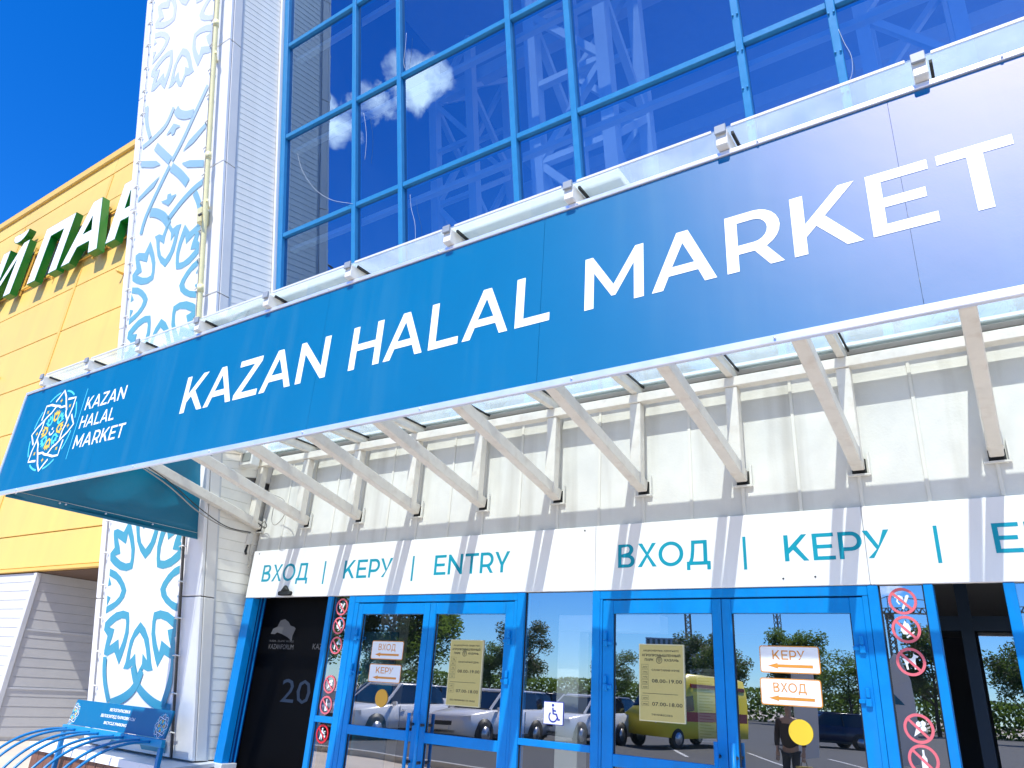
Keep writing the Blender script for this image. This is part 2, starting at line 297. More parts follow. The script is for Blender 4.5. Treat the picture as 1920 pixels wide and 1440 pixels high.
# geometric sans capitals (cap height 1, stroke t): each glyph -> (shapes, width)
def glyph(c, t):
    h = t*0.9
    if c in 'KК': return [[[(0, 0), (t, 0), (t, .28), (.31, .43), (.66, 0), (.66+t*1.15, 0), (.43, .56), (.63+t*1.2, 1), (.63, 1), (t, .50), (t, 1), (0, 1)]]], .86
    if c in 'AА': return [[[(0, 0), (t*1.05, 0), (.10+t*1.0, .23), (.90-t, .23), (1-t*1.05, 0), (1, 0), (.5+t*.52, 1), (.5-t*.52, 1)], [(.155+t, .23+h), (.5, 1-t*1.25), (.845-t, .23+h)]]], 1.0
    if c == 'Z': return [[[(0, 0), (.8, 0), (.8, h), (.075+t, h), (.79, 1-h*.8), (.79, 1), (.03, 1), (.03, 1-h), (.72-t, 1-h), (0, h*.8)]]], .80
    if c == 'N': return [[[(0, 0), (t, 0), (t, .70), (.88-t*.82, 0), (.88, 0), (.88, 1), (.88-t, 1), (.88-t, .30), (t*.82, 1), (0, 1)]]], .88
    if c in 'HН': return [[[(0, 0), (t, 0), (t, .5-h/2), (.85-t, .5-h/2), (.85-t, 0), (.85, 0), (.85, 1), (.85-t, 1), (.85-t, .5+h/2), (t, .5+h/2), (t, 1), (0, 1)]]], .85
    if c == 'L': return [[[(0, 0), (.70, 0), (.70, h), (t, h), (t, 1), (0, 1)]]], .70
    if c == 'M': return [[[(0, 0), (t*.95, 0), (t*.95, .68), (.475, .16), (.545, .16), (1.02-t*.95, .69), (1.02-t*.95, 0), (1.02, 0), (1.02, 1), (1.02-t*.8, 1), (.51, .37), (t*.8, 1), (0, 1)]]], 1.02
    if c == 'R': return [[[(0, 0), (t, 0), (t, .29), (.40, .29), (.60, 0), (.60+t*1.1, 0), (.565, .325)] + arc(.41, .645, .355, .355, -62, 90) + [(0, 1)], [(t, .29+h), (.40, .29+h)] + arc(.40, .645, .385-t*.95-.03, .355-h, -90, 90)[1:-1] + [(.40, 1-h), (t, 1-h)]]], .79
    if c in 'PР': return [[[(0, 0), (t, 0), (t, .29)] + arc(.41, .645, .355, .355, -90, 90) + [(0, 1)], [(t, .29+h)] + arc(.40, .645, .385-t*.95-.03, .355-h, -90, 90) + [(t, 1-h)]]], .77
    if c in 'EЕ': return [[[(0, 0), (.74, 0), (.74, h), (t, h), (t, .5-h/2), (.655, .5-h/2), (.655, .5+h/2), (t, .5+h/2), (t, 1-h), (.72, 1-h), (.72, 1), (0, 1)]]], .74
    if c == 'T': return [[[(.405-t/2, 0), (.405+t/2, 0), (.405+t/2, 1-h), (.81, 1-h), (.81, 1), (0, 1), (0, 1-h), (.405-t/2, 1-h)]]], .81
    if c == 'Y': return [[[(.42-t/2, 0), (.42+t/2, 0), (.42+t/2, .36), (.84, 1), (.84-t*1.1, 1), (.42, .50), (t*1.1, 1), (0, 1), (.42-t/2, .36)]]], .84
    if c == 'У': return [[[(.12, 0), (.12+t*1.1, 0), (.84, 1), (.84-t*1.15, 1), (.47, .44), (t*1.1, 1), (0, 1), (.40, .31)]]], .84
    if c == 'В': return [[[(0, 0), (.42, 0)] + arc(.46, .27, .29, .27, -90, 70, 8) + [(.58, .53)] + arc(.43, .76, .26, .24, -35, 90, 8) + [(0, 1)], [(t, h), (t, .5-h*.42)] + arc(.44, .275, .29-t, .225-h*.6, 90, -90, 8), [(t, .5+h*.48), (t, 1-h)] + arc(.42, .765, .25-t, .20-h*.45, 90, -90, 8)]], .75
    if c == 'Х': return [[[(0, 0), (t*1.15, 0), (.41, .40), (.82-t*1.15, 0), (.82, 0), (.47, .51), (.80, 1), (.80-t*1.15, 1), (.41, .62), (.02+t*1.15, 1), (.02, 1), (.35, .51)]]], .82
    if c == 'О': return [[arc(.52, .5, .52, .515, 0, 350, 35), arc(.52, .5, .52-t, .515-h, 0, 350, 35)]], 1.04
    if c == 'Д': return [[[(0, -.2), (t*.9, -.2), (t*.9, 0), (.95-t*.9, 0), (.95-t*.9, -.2), (.95, -.2), (.95, h), (.83, h), (.83, 1), (.2, 1), (.185, .6), (.15, .3), (.09, h), (0, h)], [(.09+t, h), (.83-t, h), (.83-t, 1-h), (.2+t*.85, 1-h), (.19+t*.85, .6), (.15+t*.9, .3)]]], .95
    if c == 'П': return [[[(0, 0), (t, 0), (t, 1-h), (.83-t, 1-h), (.83-t, 0), (.83, 0), (.83, 1), (0, 1)]]], .83
    if c == 'Й': return [[[(0, 0), (t*.82, 0), (.88-t, .70), (.88-t, 0), (.88, 0), (.88, 1), (.88-t*.82, 1), (t, .30), (t, 1), (0, 1)]], [arc(.44, 1.27, .25, .19, 180, 360) + arc(.44, 1.27, .25-t*.75, .19-t*.75, 360, 180)]], .88
    return [[[(0, 0), (t, 0), (t, 1), (0, 1)]]], t
def word(text, t, u0, u1, v0, v1, gap=0.11, kern=None):
    """glyph shapes laid out to fill u0..u1, v0..v1"""
    x = 0; items = []
    for i, c in enumerate(text):
        g, w = glyph(c, t); items.append((c, g, x)); x += w + gap + (kern or {}).get(text[i:i+2], 0)
        last = w
    tot = items[-1][2] + last; s = (u1-u0)/tot; o = []
    for c, g, gx in items: o.append((c, [[[(u0+(p[0]+gx)*s, v0+p[1]*(v1-v0)) for p in lp] for lp in sh] for sh in g]))
    return o
KERN = {'KA': -.09, 'AZ': -.05, 'ZA': -.05, 'LA': -.03, 'AL': .02, 'KE': -.02, 'ET': -.05, 'AN': .02, 'HA': -.02, 'AR': .02, 'ХО': -.05, 'РУ': -.10, 'RY': -.08, 'TR': -.02, 'ПА': -.03}
def font_text(body, fn, u0, v0, height, width=None, align='L', name='lettering', mt=None, parent=None, bold=0):
    """print set in Blender's own font; (u0, v0) = lower left of the line (or its middle)"""
    cu = bpy.data.curves.new('t', 'FONT'); cu.body = body; cu.size = 1; cu.fill_mode = 'FRONT'; cu.resolution_u = 2; cu.offset = bold
    ob = bpy.data.objects.new('t', cu); C.objects.link(ob)
    dg = bpy.context.evaluated_depsgraph_get(); me = bpy.data.meshes.new_from_object(ob.evaluated_get(dg)); C.objects.unlink(ob); bpy.data.objects.remove(ob); bpy.data.curves.remove(cu)
    if not me.vertices: return None
    xs = [v.co.x for v in me.vertices]; cap = 0.70
    sy = height/cap; sx = width/(max(xs)-min(xs)) if width else sy
    off = {'L': min(xs), 'C': (min(xs)+max(xs))/2}[align]
    for v in me.vertices: v.co = fn(u0+(v.co.x-off)*sx, v0+v.co.y*sy)
    me.materials.clear(); me.update(); return obj(name, me, mt, parent)
def YP(Y): return lambda u, v: Vector((u, Y, v))
def copy_tree(o, loc, rz=None, label=None, parent=None):
    c = o.copy(); C.objects.link(c); c.parent = parent
    if parent is None:
        c.location = loc
        if rz is not None: c.rotation_euler = (0, 0, rz)
        if label: c['label'] = label
    for ch in list(o.children): copy_tree(ch, None, None, None, c)
    return c
# ================================================================== the setting
g = box('ground', (-600, 600), (-700, 300), (-0.3, 0), CONC); tag(g, 'beige concrete forecourt paving', kind='structure')
g = box('parking_lot', (-90, 60), (-120, -9), (-0.29, 0.004), ASPH); tag(g, 'dark asphalt car park opposite the entrance', kind='structure')
# ------------------------------------------------------------------ yellow building
YY = 2.93; YX = (-36.0, -9.2)
yb = thing('yellow_building', 'tall yellow panelled market hall with white and green rooftop lettering', 'building', (-22, YY, 0))
seams = [3.50, 4.285, 5.75, 7.21, 8.66, 10.13, 11.59, 13.05, 14.5, 15.66]
cols = [-36.0, -27.0, -21.2, -15.4, -9.2]
for i in range(len(cols)-1):
    for j in range(len(seams)-1):
        box('wall_panel', (cols[i]+.015, cols[i+1]-.015), (YY, YY+.12), (seams[j]+.012, seams[j+1]-.012), YELLOW, yb, 0.008)
    box('wall_panel', (cols[i]+.015, cols[i+1]-.015), (YY-.01, YY+.12), (15.672, 16.28), YELLOW, yb, 0.008)
    if i: box('joint_strip', (cols[i]-.07, cols[i]+.07), (YY-.02, YY-.001), (3.55, 15.6), YELCAP, yb, 0.004)
box('inner_wall', (-36, -9.2), (YY+.125, YY+14), (3.5, 16.2), mat('dark_yellow_backing', (0.25, 0.14, 0.02), 0.8), yb)  # darker yellow-brown backing behind the panel joints
box('parapet_cap', (-36.1, -9.1), (YY-.09, YY+.6), (16.285, 16.6), YELCAP, yb, 0.03)
box('base_flashing', (-36, -9.2), (YY-.03, YY+.1), (3.42, 3.496), YELCAP, yb, 0.01)
box('soffit', (-36, -9.2), (YY+.1, YY+13), (3.40, 3.495), mat('brown_soffit', (0.10, 0.06, 0.04), 0.7), yb)
for zz, xx in ((11.2, -18.4), (9.3, -24.3), (14.2, -22.9), (6.4, -22.2)):
    tube('wall_hook', [(xx, YY, zz), (xx, YY-.16, zz), (xx-.03, YY-.2, zz+.05)], .035, YELCAP, yb)
# grey siding block under the yellow overhang
XW = -18.1
gb = thing('grey_outbuilding', 'grey horizontally sided block under the yellow overhang', 'building', (-24, 4, 0))
box('core_wall', (-35.9, XW-.03), (YY+.06, YY+12), (0, 3.39), GREYS, gb)
z = 0.08; sb = None
while z < 3.3:
    for kind in (0, 1):
        me = None
        if kind == 0:
            p = [(XW-.03, YY+.05, z), (XW, YY+.05, z), (XW, YY+12, z), (XW-.03, YY+12, z), (XW-.03, YY+.05, z+.19), (XW-.004, YY+.05, z+.19), (XW-.004, YY+12, z+.19), (XW-.03, YY+12, z+.19)]
        else:
            p = [(-35.9, YY+.03, z), (XW, YY+.03, z), (XW, YY+.06, z), (-35.9, YY+.06, z), (-35.9, YY+.036, z+.19), (XW, YY+.036, z+.19), (XW, YY+.06, z+.19), (-35.9, YY+.06, z+.19)]
        hexa('siding_board', p, GREYS, gb)
    z += .195
box('corner_trim', (XW-.10, XW+.025), (YY+.005, YY+.12), (0, 3.39), TRIMG, gb, 0.01)
for zz in (1.02, 2.2): box('seam_strip', (XW, XW+.012), (YY+.12, YY+12), (zz-.02, zz+.02), TRIMG, gb)
# ------------------------------------------------------------------ green and white roof letters
def YL(w): return lambda u, v, d=0: Vector((u, YY-.34+w+d, v))
def roofletter(c, u0, u1, label):
    sh = word(c, .235, u0, u1, 12.22, 14.28)[0][1]
    t_ = thing('channel_letter', label, 'letter', ((u0+u1)/2, YY-.2, 12.22), 'letters on the yellow wall')
    obj('letter_return', solid(sh, YL(0), .21), GREEN, t_)
    me = flat([[inset(lp, (.022 if k == 0 else -.022)) for k, lp in enumerate(s_)] for s_ in sh], lambda u, v: Vector((u, YY-.345, v)))
    obj('letter_face', me, PRINTW, t_)
def inset(lp, d):
    pts = [Vector(p) for p in lp]; n = len(pts)
    area = sum(pts[i].x*pts[(i+1) % n].y - pts[(i+1) % n].x*pts[i].y for i in range(n))
    s = (1 if area > 0 else -1)*(1 if d > 0 else -1); d = abs(d); o = []
    for i in range(n):
        a, b_, c = pts[i-1], pts[i], pts[(i+1) % n]; e0 = (b_-a).normalized(); e1 = (c-b_).normalized()
        n0 = Vector((-e0.y, e0.x))*s; n1 = Vector((-e1.y, e1.x))*s; bi = n0+n1
        if bi.length < 1e-3: bi = n0
        bi.normalize(); q = max(bi.dot(n0), .5); o.append(tuple(b_ + bi*(d/q)))
    return o
roofletter('Й', -26.85, -24.97, 'white channel letter with green sides and a breve, leftmost on the yellow wall')
roofletter('П', -23.84, -21.98, 'white channel letter with green sides shaped like a square arch')
roofletter('А', -21.74, -19.68, 'white pointed channel letter with green sides and a crossbar')
roofletter('Р', -19.27, -17.6, 'white channel letter with green sides partly hidden behind the white pylon')
rl = thing('letter_rail', 'yellow steel rails carrying the roof letters', 'rail', (-23, YY, 13))
for zz in (12.52, 13.86):
    bar('rail', (-28.5, YY-.06, zz), (-17.5, YY-.06, zz), .05, .07, YELCAP, rl)
for xx in (-27.6, -25.0, -22.9, -20.5, -18.4):
    bar('standoff', (xx, YY-.06, 12.3), (xx, YY-.06, 14.1), .05, .05, YELCAP, rl)
# ------------------------------------------------------------------ white leaning pylon
TO = -0.056; SO = 0.107; GO = 0.729           # offsets of the leaning planes: pylon front, siding edge, glazing
PX0, PX1 = -8.47, -6.55
py = thing('leaning_pylon', 'white clad pylon leaning forward beside the glazed facade', 'pylon', (-7.5, 0, 0))
pj = [0.83, 2.262, 3.79, 5.32, 6.85, 8.405, 9.93, 11.5, 13.0]
for j in range(len(pj)-1):
    z0, z1 = pj[j]+.005, pj[j+1]-.005
    lean('front_panel', (PX0, PX1), (z0, z1), (TO, TO+.04), WHITE, py, 0.006)
    lean('corner_panel', (PX1-.04, PX1+.004), (z0, z1), (TO+.045, SO-.01), mat('grey_white_cladding', (0.76, 0.74, 0.70), 0.5, var=0.05, scale=2, bump=0.06, bscale=5), py, 0.003)
    lean('left_panel', (PX0, PX0+.04), (z0, z1), (TO+.045, 2.2), WHITE, py, 0.006)
lean('core', (PX0+.05, PX1-.05), (0, 12.98), (TO+.05, 2.2), mat('dark_core', (0.2, 0.2, 0.21), 0.8), py)
# siding on the pylon's inner flank: boards perpendicular to the lean above the canopy, level below it
nvec = Vector((0, 1, K)).normalized(); up = Vector((0, -K, 1)).normalized()
def flank_me(y0, dep, dirv, upv, hh):
    q = []
    for a, b_ in ((0, 0), (1, 0), (1, 1), (0, 1)):
        q.append((a, b_))
    base = [Vector((PX1-.05, 0, 0)), Vector((PX1-.008, 0, 0))]
    v = []
    for hz, xo in ((0, PX1-.006), (hh-.002, PX1-.0078)):
        for xx, dd in ((PX1-.05, 0), (xo, 0), (xo, dep), (PX1-.05, dep)): v.append(Vector((xx, 0, 0)) + dirv*dd + upv*hz)
    return mk(v, HEXF)
me = flank_me(0, .60, nvec, up, .078)
zz = 3.45
while zz < 11.5:
    o = obj('siding_board', me, SIDING, py); o.location = o.location + Vector((0, SO+.012-K*zz, zz)); zz += .0765
lean('edge_trim', (PX1-.045, PX1-.002), (0.83, 11.5), (SO-.008, SO+.014), TRIMG, py)
zz = .84
while zz < 3.42:
    y0 = SO+.012-K*zz; hh = .1
    v = []
    for hz, xo in ((0, PX1-.006), (hh-.002, PX1-.0082)):
        ya = SO+.012-K*(zz+hz)
        for xx, yb_ in ((PX1-.05, ya), (xo, ya), (xo, .55), (PX1-.05, .55)): v.append((xx, yb_, zz+hz))
    hexa('lower_board', v, SIDING, py); zz += hh
# plinth with white cap and brown planks
pl = thing('pylon_plinth', 'brown plank plinth with white metal cap under the pylon', 'plinth', (-7.5, -.3, 0))
box('core', (-8.9, -6.35), (-.48, .3), (0, .78), mat('dark_plinth', (0.06, 0.03, 0.02), 0.8), pl)
xx = -8.9
while xx < -6.45:
    box('plank', (xx, xx+.135), (-.50, -.482), (0.02, .735), BROWN, pl, 0.004); xx += .142
xx = -8.95
while xx < -6.5:
    x1 = min(xx+.42, -6.32)
    hexa('cap_piece', [(xx, -.53, .735), (x1-.004, -.53, .735), (x1-.004, -.05, .795), (xx, -.05, .795), (xx, -.53, .80), (x1-.004, -.53, .80), (x1-.004, -.05, .825), (xx, -.05, .825)], WHITE, pl); xx += .42
box('cap_return', (-6.60, -6.34), (-.05, .12), (.78, .828), WHITE, pl, .004)
# ------------------------------------------------------------------ banner on the pylon
BO = TO-.03
bn = thing('ornament_banner', 'white mesh banner printed with turquoise tulip ornament on the pylon', 'banner', (-7.55, -.5, 1))
BX0, BX1 = -8.235, -6.86
lean('mesh_sheet', (BX0, BX1), (.84, 12.2), (BO, BO+.004), mat('banner_white', (0.86, 0.86, 0.87), 0.55, var=0.02, scale=1.5), bn)
def pA(x, y): p = onL(170+x/4.115, 980+y/4.115, BO); return (p.x, p.z)
def pC(x, y): p = onL(240+x/6.0, 180+y/6.0, BO); return (p.x, p.z)
cA = pA(405, 520)
S_out = [(388, 765), (425, 815), (450, 890), (462, 990), (470, 1080), (482, 1140), (440, 1147), (408, 1128), (378, 1190), (362, 1215), (340, 1180), (322, 1105), (290, 1132), (252, 1127), (270, 1080), (285, 1000), (305, 910), (340, 830)]
S_in = [(380, 845), (412, 900), (428, 980), (436, 1062), (403, 1008), (397, 1090), (364, 1160), (349, 1085), (346, 1008), (303, 1062), (314, 980), (338, 900)]
SE_out = [(490, 692), (540, 675), (600, 690), (650, 730), (688, 775), (690, 840), (650, 888), (658, 960), (662, 1010), (660, 1046), (625, 1055), (568, 1018), (515, 1118), (500, 1060), (480, 960), (470, 860), (478, 760)]
SE_in = [(510, 745), (545, 740), (590, 762), (645, 815), (595, 828), (605, 900), (622, 972), (548, 908), (530, 1000), (512, 930), (500, 850), (502, 780)]
E_s = [[(712, 318), (650, 350), (600, 400), (560, 460), (538, 512), (548, 570), (580, 620), (630, 665), (695, 700), (696, 640), (625, 600), (592, 560), (580, 512), (600, 470), (640, 420), (708, 378)]]
E_t1 = [[(708, 385), (677, 455), (708, 468)]]; E_t2 = [[(703, 545), (668, 565), (694, 634)]]
med = []
for sh in ([S_out, S_in], [SE_out, SE_in], E_s, E_t1, E_t2): med.append([[(pA(*p)[0]-cA[0], pA(*p)[1]-cA[1]) for p in lp] for lp in sh])
def mir(sh, sx, sy): return [[(p[0]*sx, p[1]*sy) for p in lp] for lp in sh]
MED = [med[0], mir(med[0], 1, -1)]
for sx in (1, -1):
    MED += [mir(med[1], sx, 1), mir(med[1], sx, -1), mir(med[2], sx, 1), mir(med[3], sx, 1), mir(med[4], sx, 1)]
def wC(pts, w): return stroke([tuple(p) for p in smooth_path([(*pC(*p), 0) for p in pts], 5)], w)
ux = (pC(700, 700)[0]-pC(600, 700)[0])/100
GAP = [wC([(318, 568), (400, 650), (482, 728)], 56*ux), wC([(500, 730), (620, 500), (735, 250), (850, 0), (905, -120)], 36*ux),
       wC([(475, 785), (380, 980), (240, 1280), (180, 1440), (150, 1560)], 36*ux), wC([(492, 800), (590, 880), (675, 980)], 58*ux),
       [[pC(*p) for p in ((155, 735), (325, 732), (375, 775), (290, 808), (150, 805))]], [[pC(*p) for p in ((607, 758), (700, 725), (865, 722), (865, 800), (668, 806))]],
       [[pC(*p) for p in ((618, 630), (690, 505), (890, 290), (888, 350), (740, 530))]], [[pC(*p) for p in ((368, 895), (250, 1010), (125, 1145), (115, 1200), (295, 1030))]],
       [[pC(*p) for p in ((518, 312), (600, 338), (545, 372), (525, 430), (495, 445), (490, 412), (430, 447), (480, 370))]],
       [[pC(*p) for p in ((487, 1098), (497, 1125), (555, 1100), (500, 1185), (458, 1238), (375, 1192), (442, 1165), (450, 1110))]],
       wC([(218, 120), (215, 300), (255, 470)], 38*ux), wC([(520, 130), (430, 330), (280, 490), (170, 580)], 36*ux), wC([(545, 150), (580, 200), (650, 218), (740, 195)], 58*ux),
       wC([(855, 960), (740, 1050), (600, 1200), (455, 1390)], 40*ux), wC([(755, 1085), (800, 1200), (815, 1330), (805, 1460)], 46*ux), wC([(255, 1312), (330, 1320), (410, 1365), (465, 1450)], 60*ux)]
GZ = pC(487, 760)
def clipx(lp, x0, x1):
    for side, X in ((1, x0), (-1, x1)):
        o = []
        for i in range(len(lp)):
            a, b_ = lp[i-1], lp[i]; ia, ib = (a[0]-X)*side >= 0, (b_[0]-X)*side >= 0
            if ia != ib: s = (X-a[0])/(b_[0]-a[0]); o.append((X, a[1]+(b_[1]-a[1])*s))
            if ib: o.append(b_)
        lp = o
        if len(lp) < 3: return None
    return lp
def put_print(shapes, dx, dz, lay):
    for sh in shapes:
        ls = [clipx([(p[0]+dx, p[1]+dz) for p in lp], BX0+.004, BX1-.004) for lp in sh]
        ls = [l for l in ls if l]
        if not ls or min(p[1] for p in ls[0]) < .86: continue
        obj('ornament', flat([ls], lambda u, v: Vector((u, BO-.004-lay-K*v, v))), ORN, bn)
c2 = onL(306.3, 549, BO); c3 = onL(346, 50, BO)
stepz = c2.z-cA[1]
for cx, cz in ((cA[0], cA[1]), (c2.x, c2.z), (c3.x, c3.z)): put_print(MED, cx, cz, 0)
for dz in (0, -stepz): put_print(GAP, 0, dz, .003)
LOW = [([(330, 1110), (345, 1200), (368, 1262), (420, 1330), (490, 1390), (560, 1425), (620, 1440)], 38), ([(398, 1140), (365, 1230), (320, 1300), (250, 1355), (150, 1398)], 38), ([(118, 1035), (112, 1130), (118, 1240), (145, 1380)], 32), ([(648, 1040), (640, 1130), (612, 1260), (560, 1420)], 35)]
uA = (pA(500, 1000)[0]-pA(400, 1000)[0])/100
for k_, (pts, w) in enumerate(LOW): put_print([stroke([tuple(p) for p in smooth_path([(*pA(*p), 0) for p in pts], 5)], w*uA)], 0, 0, .003+.002*k_)
for k_, q in enumerate((((-7.9, .87), (-7.62, 1.08), (-7.5, 1.08), (-7.78, .87)), ((-7.3, .87), (-7.42, 1.0), (-7.1, 1.0), (-6.9, .95), (-6.9, .87)))): put_print([[list(q)]], 0, 0, .012)
# lashing cables and ties
for xx in (BX0-.045, BX1+.045):
    tube('edge_cable', [(xx, BO-.004-K*.84, .84), (xx, BO-.004-K*12, 12)], .011, DARKM if xx > -7 else TRIMG, bn, 6)
tie = tubeme([(-.05, 0, 0), (.02, -.012, .006), (.06, 0, 0)], .007, 5)
zz = 1.05
while zz < 11:
    for xx in (BX0-.03, BX1+.03):
        o = obj('cable_tie', tie, PLASTIC, bn); o.location = o.location + Vector((xx, BO-.012-K*zz, zz))
    zz += .335
# ------------------------------------------------------------------ gas pipe
gp = thing('gas_pipe', 'pale yellow gas pipe running up the right edge of the pylon', 'pipe', (-6.70, -.8, 3.6))
zs = [3.2+i*.4 for i in range(24)]
tube('pipe', [(-6.70, TO-.09-K*z, z) for z in zs], .027, GASPIPE, gp, 10)
for zz in (5.35, 6.9, 8.6):
    tube('coupling', [(-6.70, TO-.09-K*(zz-.04), zz-.04), (-6.70, TO-.09-K*(zz+.04), zz+.04)], .0345, GASPIPE, gp, 10)
for zz in (4.25, 6.35, 8.2, 9.2):
    bar('pipe_clamp', (-6.78, TO-.004-K*zz, zz), (-6.66, TO-.10-K*zz, zz), .02, .03, GASPIPE, gp)
lean('valve_box', (-6.83, -6.745), (6.12, 6.30), (TO-.11, TO-.003), GASPIPE, gp, .01)
tube('valve_handle', [(-6.74, TO-.1-K*6.2, 6.22), (-6.66, TO-.17-K*6.2, 6.12)], .014, DARKM, gp)
# ------------------------------------------------------------------ leaning curtain wall
cw = thing('curtain_wall', 'blue framed glass facade leaning forward above the canopy', 'facade', (-2, 0, 3.8))
mux = [-6.47, -5.265, -4.59, -3.18, -2.54, -1.08, -0.42, 1.05, 2.5]
trz = [3.83, 5.07, 6.33, 7.60, 8.86, 10.12, 11.4]
for i, x in enumerate(mux):
    w = .029 if i else .04
    lean('mullion', (x-w, x+w), (3.82, 11.4), (GO-.045, GO+.06), BLUEF2, cw, .004)
for z in trz:
    for i in range(len(mux)-1): lean('transom', (mux[i]+.0295 if i else mux[i]+.0405, mux[i+1]-.0295), (z-.026, z+.026), (GO-.035, GO+.05), BLUEF2, cw, .004)
for i in range(len(mux)-1):
    for j in range(len(trz)-1):
        z0, z1 = trz[j]+.0265, trz[j+1]-.0265; obj('pane', mk([(mux[i]+.030, GO-K*z0, z0), (mux[i+1]-.030, GO-K*z0, z0), (mux[i+1]-.030, GO-K*z1, z1), (mux[i]+.030, GO-K*z1, z1)], [(0, 1, 2, 3)]), GLASSU, cw)
for z in [4+.32*k for k in range(22)]:
    for xo in (-.018, .018):
        for mi_ in (5, 6): tube('bolt', [(mux[mi_]+xo, GO-.045-K*z, z), (mux[mi_]+xo, GO-.056-K*z, z)], .008, BLUEF2, cw, 6)
lean('left_trim', (-6.545, -6.517), (3.5, 11.4), (GO-.08, GO+.02), WHITE, cw, .003)
lean('head', (-6.52, 3.2), (11.44, 13), (GO-.1, GO+.4), WHITE, cw)
# hall behind the glass
hall = thing('upper_hall', 'dim roof space behind the leaning glass with profiled ceiling', 'interior', (-2, 8, 3.8))
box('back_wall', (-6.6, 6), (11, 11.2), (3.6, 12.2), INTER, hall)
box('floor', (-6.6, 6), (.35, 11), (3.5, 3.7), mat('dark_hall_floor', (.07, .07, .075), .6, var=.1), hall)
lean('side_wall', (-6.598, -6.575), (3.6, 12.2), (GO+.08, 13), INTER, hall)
for i in range(40):
    x0 = -6.6+i*.315
    hexa('ceiling_rib', [(x0, -1.4, 11.5), (x0+.315, -1.4, 11.5), (x0+.315, 11, 10.6), (x0, 11, 10.6), (x0+.05, -1.4, 11.6 if i % 2 else 11.56), (x0+.26, -1.4, 11.6), (x0+.26, 11, 10.7), (x0+.05, 11, 10.7)], CEIL, hall)
for yy in (1.5, 4.0, 6.5, 9): box('roof_beam', (-6.6, 6), (yy, yy+.16), (10.15-.05*yy, 10.4-.05*yy), TRUSS, hall)
for z in trz[1:-1]:
    lean('inner_rail', (-6.45, 3.0), (z-.12, z-.075), (GO+.10, GO+.16), TRUSS, hall)
def lattice(name, x0, x1, d0, d1, label):
    t_ = thing(name, label, 'lattice column', ((x0+x1)/2, d0, 3.7), 'lattice columns behind the glass')
    ch = [(x0, d0), (x1, d0), (x0, d1), (x1, d1)]
    P = lambda x, d, z: Vector((x, GO+d-K*z, z))
    for x, d in ch: bar('chord', P(x, d, 3.71), P(x, d, 10.6), .13, .13, TRUSS, t_, up=(0, 1, 0))
    z = 3.9; k = 0
    while z < 10.2:
        for (xa, da), (xb, db) in ((ch[0], ch[1]), (ch[2], ch[3]), (ch[0], ch[2]), (ch[1], ch[3])):
            a, b_ = ((xa, da), (xb, db)) if k % 2 else ((xb, db), (xa, da))
            bar('diagonal', P(*a, z), P(*b_, z+.85), .075, .075, TRUSS, t_, up=(0, 1, 0))
        for (xa, da), (xb, db) in ((ch[0], ch[1]), (ch[2], ch[3])): bar('strut', P(xa, da, z), P(xb, db, z), .07, .07, TRUSS, t_, up=(0, 1, 0))
        z += .85; k += 1
lattice('lattice_column', -3.25, -2.45, .55, 1.5, 'white steel lattice column behind the fourth pane column from the pylon')
lattice('lattice_column', -6.2, -5.5, 2.6, 3.6, 'white steel lattice column behind the glass nearest the pylon')
lattice('lattice_column', -.35, .45, 2.3, 3.3, 'white steel lattice column behind the glass at the right edge')
# ------------------------------------------------------------------ canopy wall
wx = [-6.515 + .3628*i for i in range(25)]
wl = thing('canopy_wall', 'cream panelled wall strip between canopy and entry sign', 'wall', (-3, 0, 2.77))
box('backing', (-6.53, 2.2), (.012, .3), (2.36, 3.80), mat('dark_joint_backing', (0.35, 0.34, 0.3), 0.8), wl)  # darker backing visible in the joints between panels
for i in range(len(wx)-1): box('wall_panel', (wx[i]+.004, wx[i+1]-.004), (0, .011), (2.775, 3.72), WALLP, wl, .002)
for i in range(1, len(wx)-1): box('joint_cover', (wx[i]-.011, wx[i]+.011), (-.008, -.0005), (2.776, 3.719), mat('cream_joint', (0.74, 0.73, 0.66), 0.5), wl, .002)
box('top_flashing', (-6.53, 2.2), (-.068, .28), (3.802, 3.822), TRIMG, wl)
box('shade_lip', (-6.53, 2.2), (-.115, -.07), (3.813, 3.833), TRIMG, wl)  # overhang added to shade the top of the wall panels
# ------------------------------------------------------------------ canopy
cp = thing('glass_canopy', 'cream steel and glass canopy over the entrance doors', 'canopy', (-3, -1.2, 3))
NB = 12; KX = [.021-.7257*(k-2) for k in range(NB)]           # brackets, right to left
XL, XR = KX[-1]-.05, KX[0]+.05
box('wall_beam', (XL, XR), (-.165, -.090), (3.645, 3.717), STEELW, cp, .005)
for x in KX:
    box('rafter', (x-.024, x+.024), (-2.435, -.06), (3.7185, 3.797), STEELW, cp, .004)
    box('post', (x-.042, x+.042), (-.155, -.080), (3.02, 3.644), STEELW, cp, .004)
    st = bar('strut', (x, -.02, 3.035), (x, -2.31, 3.56), .074, .085, STEELW, cp, bev=.006)
    box('wall_collar', (x-.068, x+.068), (-.03, -.0085), (2.965, 2.975), WALLP, cp)
    box('wall_collar', (x+.055, x+.066), (-.03, -.0085), (2.976, 3.11), WALLP, cp)
    box('collar_gap', (x-.042, x+.044), (-.010, -.0087), (2.977, 3.072), GASKET, cp)
    box('rafter_cap', (x-.0235, x+.0235), (-2.450, -2.437), (3.770, 3.812), mat('grey_zinc_cap', (.27, .30, .33), .5, var=.1), cp, .002)
    box('hanger', (x-.02, x+.02), (-2.345, -2.315), (3.50, 3.7183), STEELW, cp)
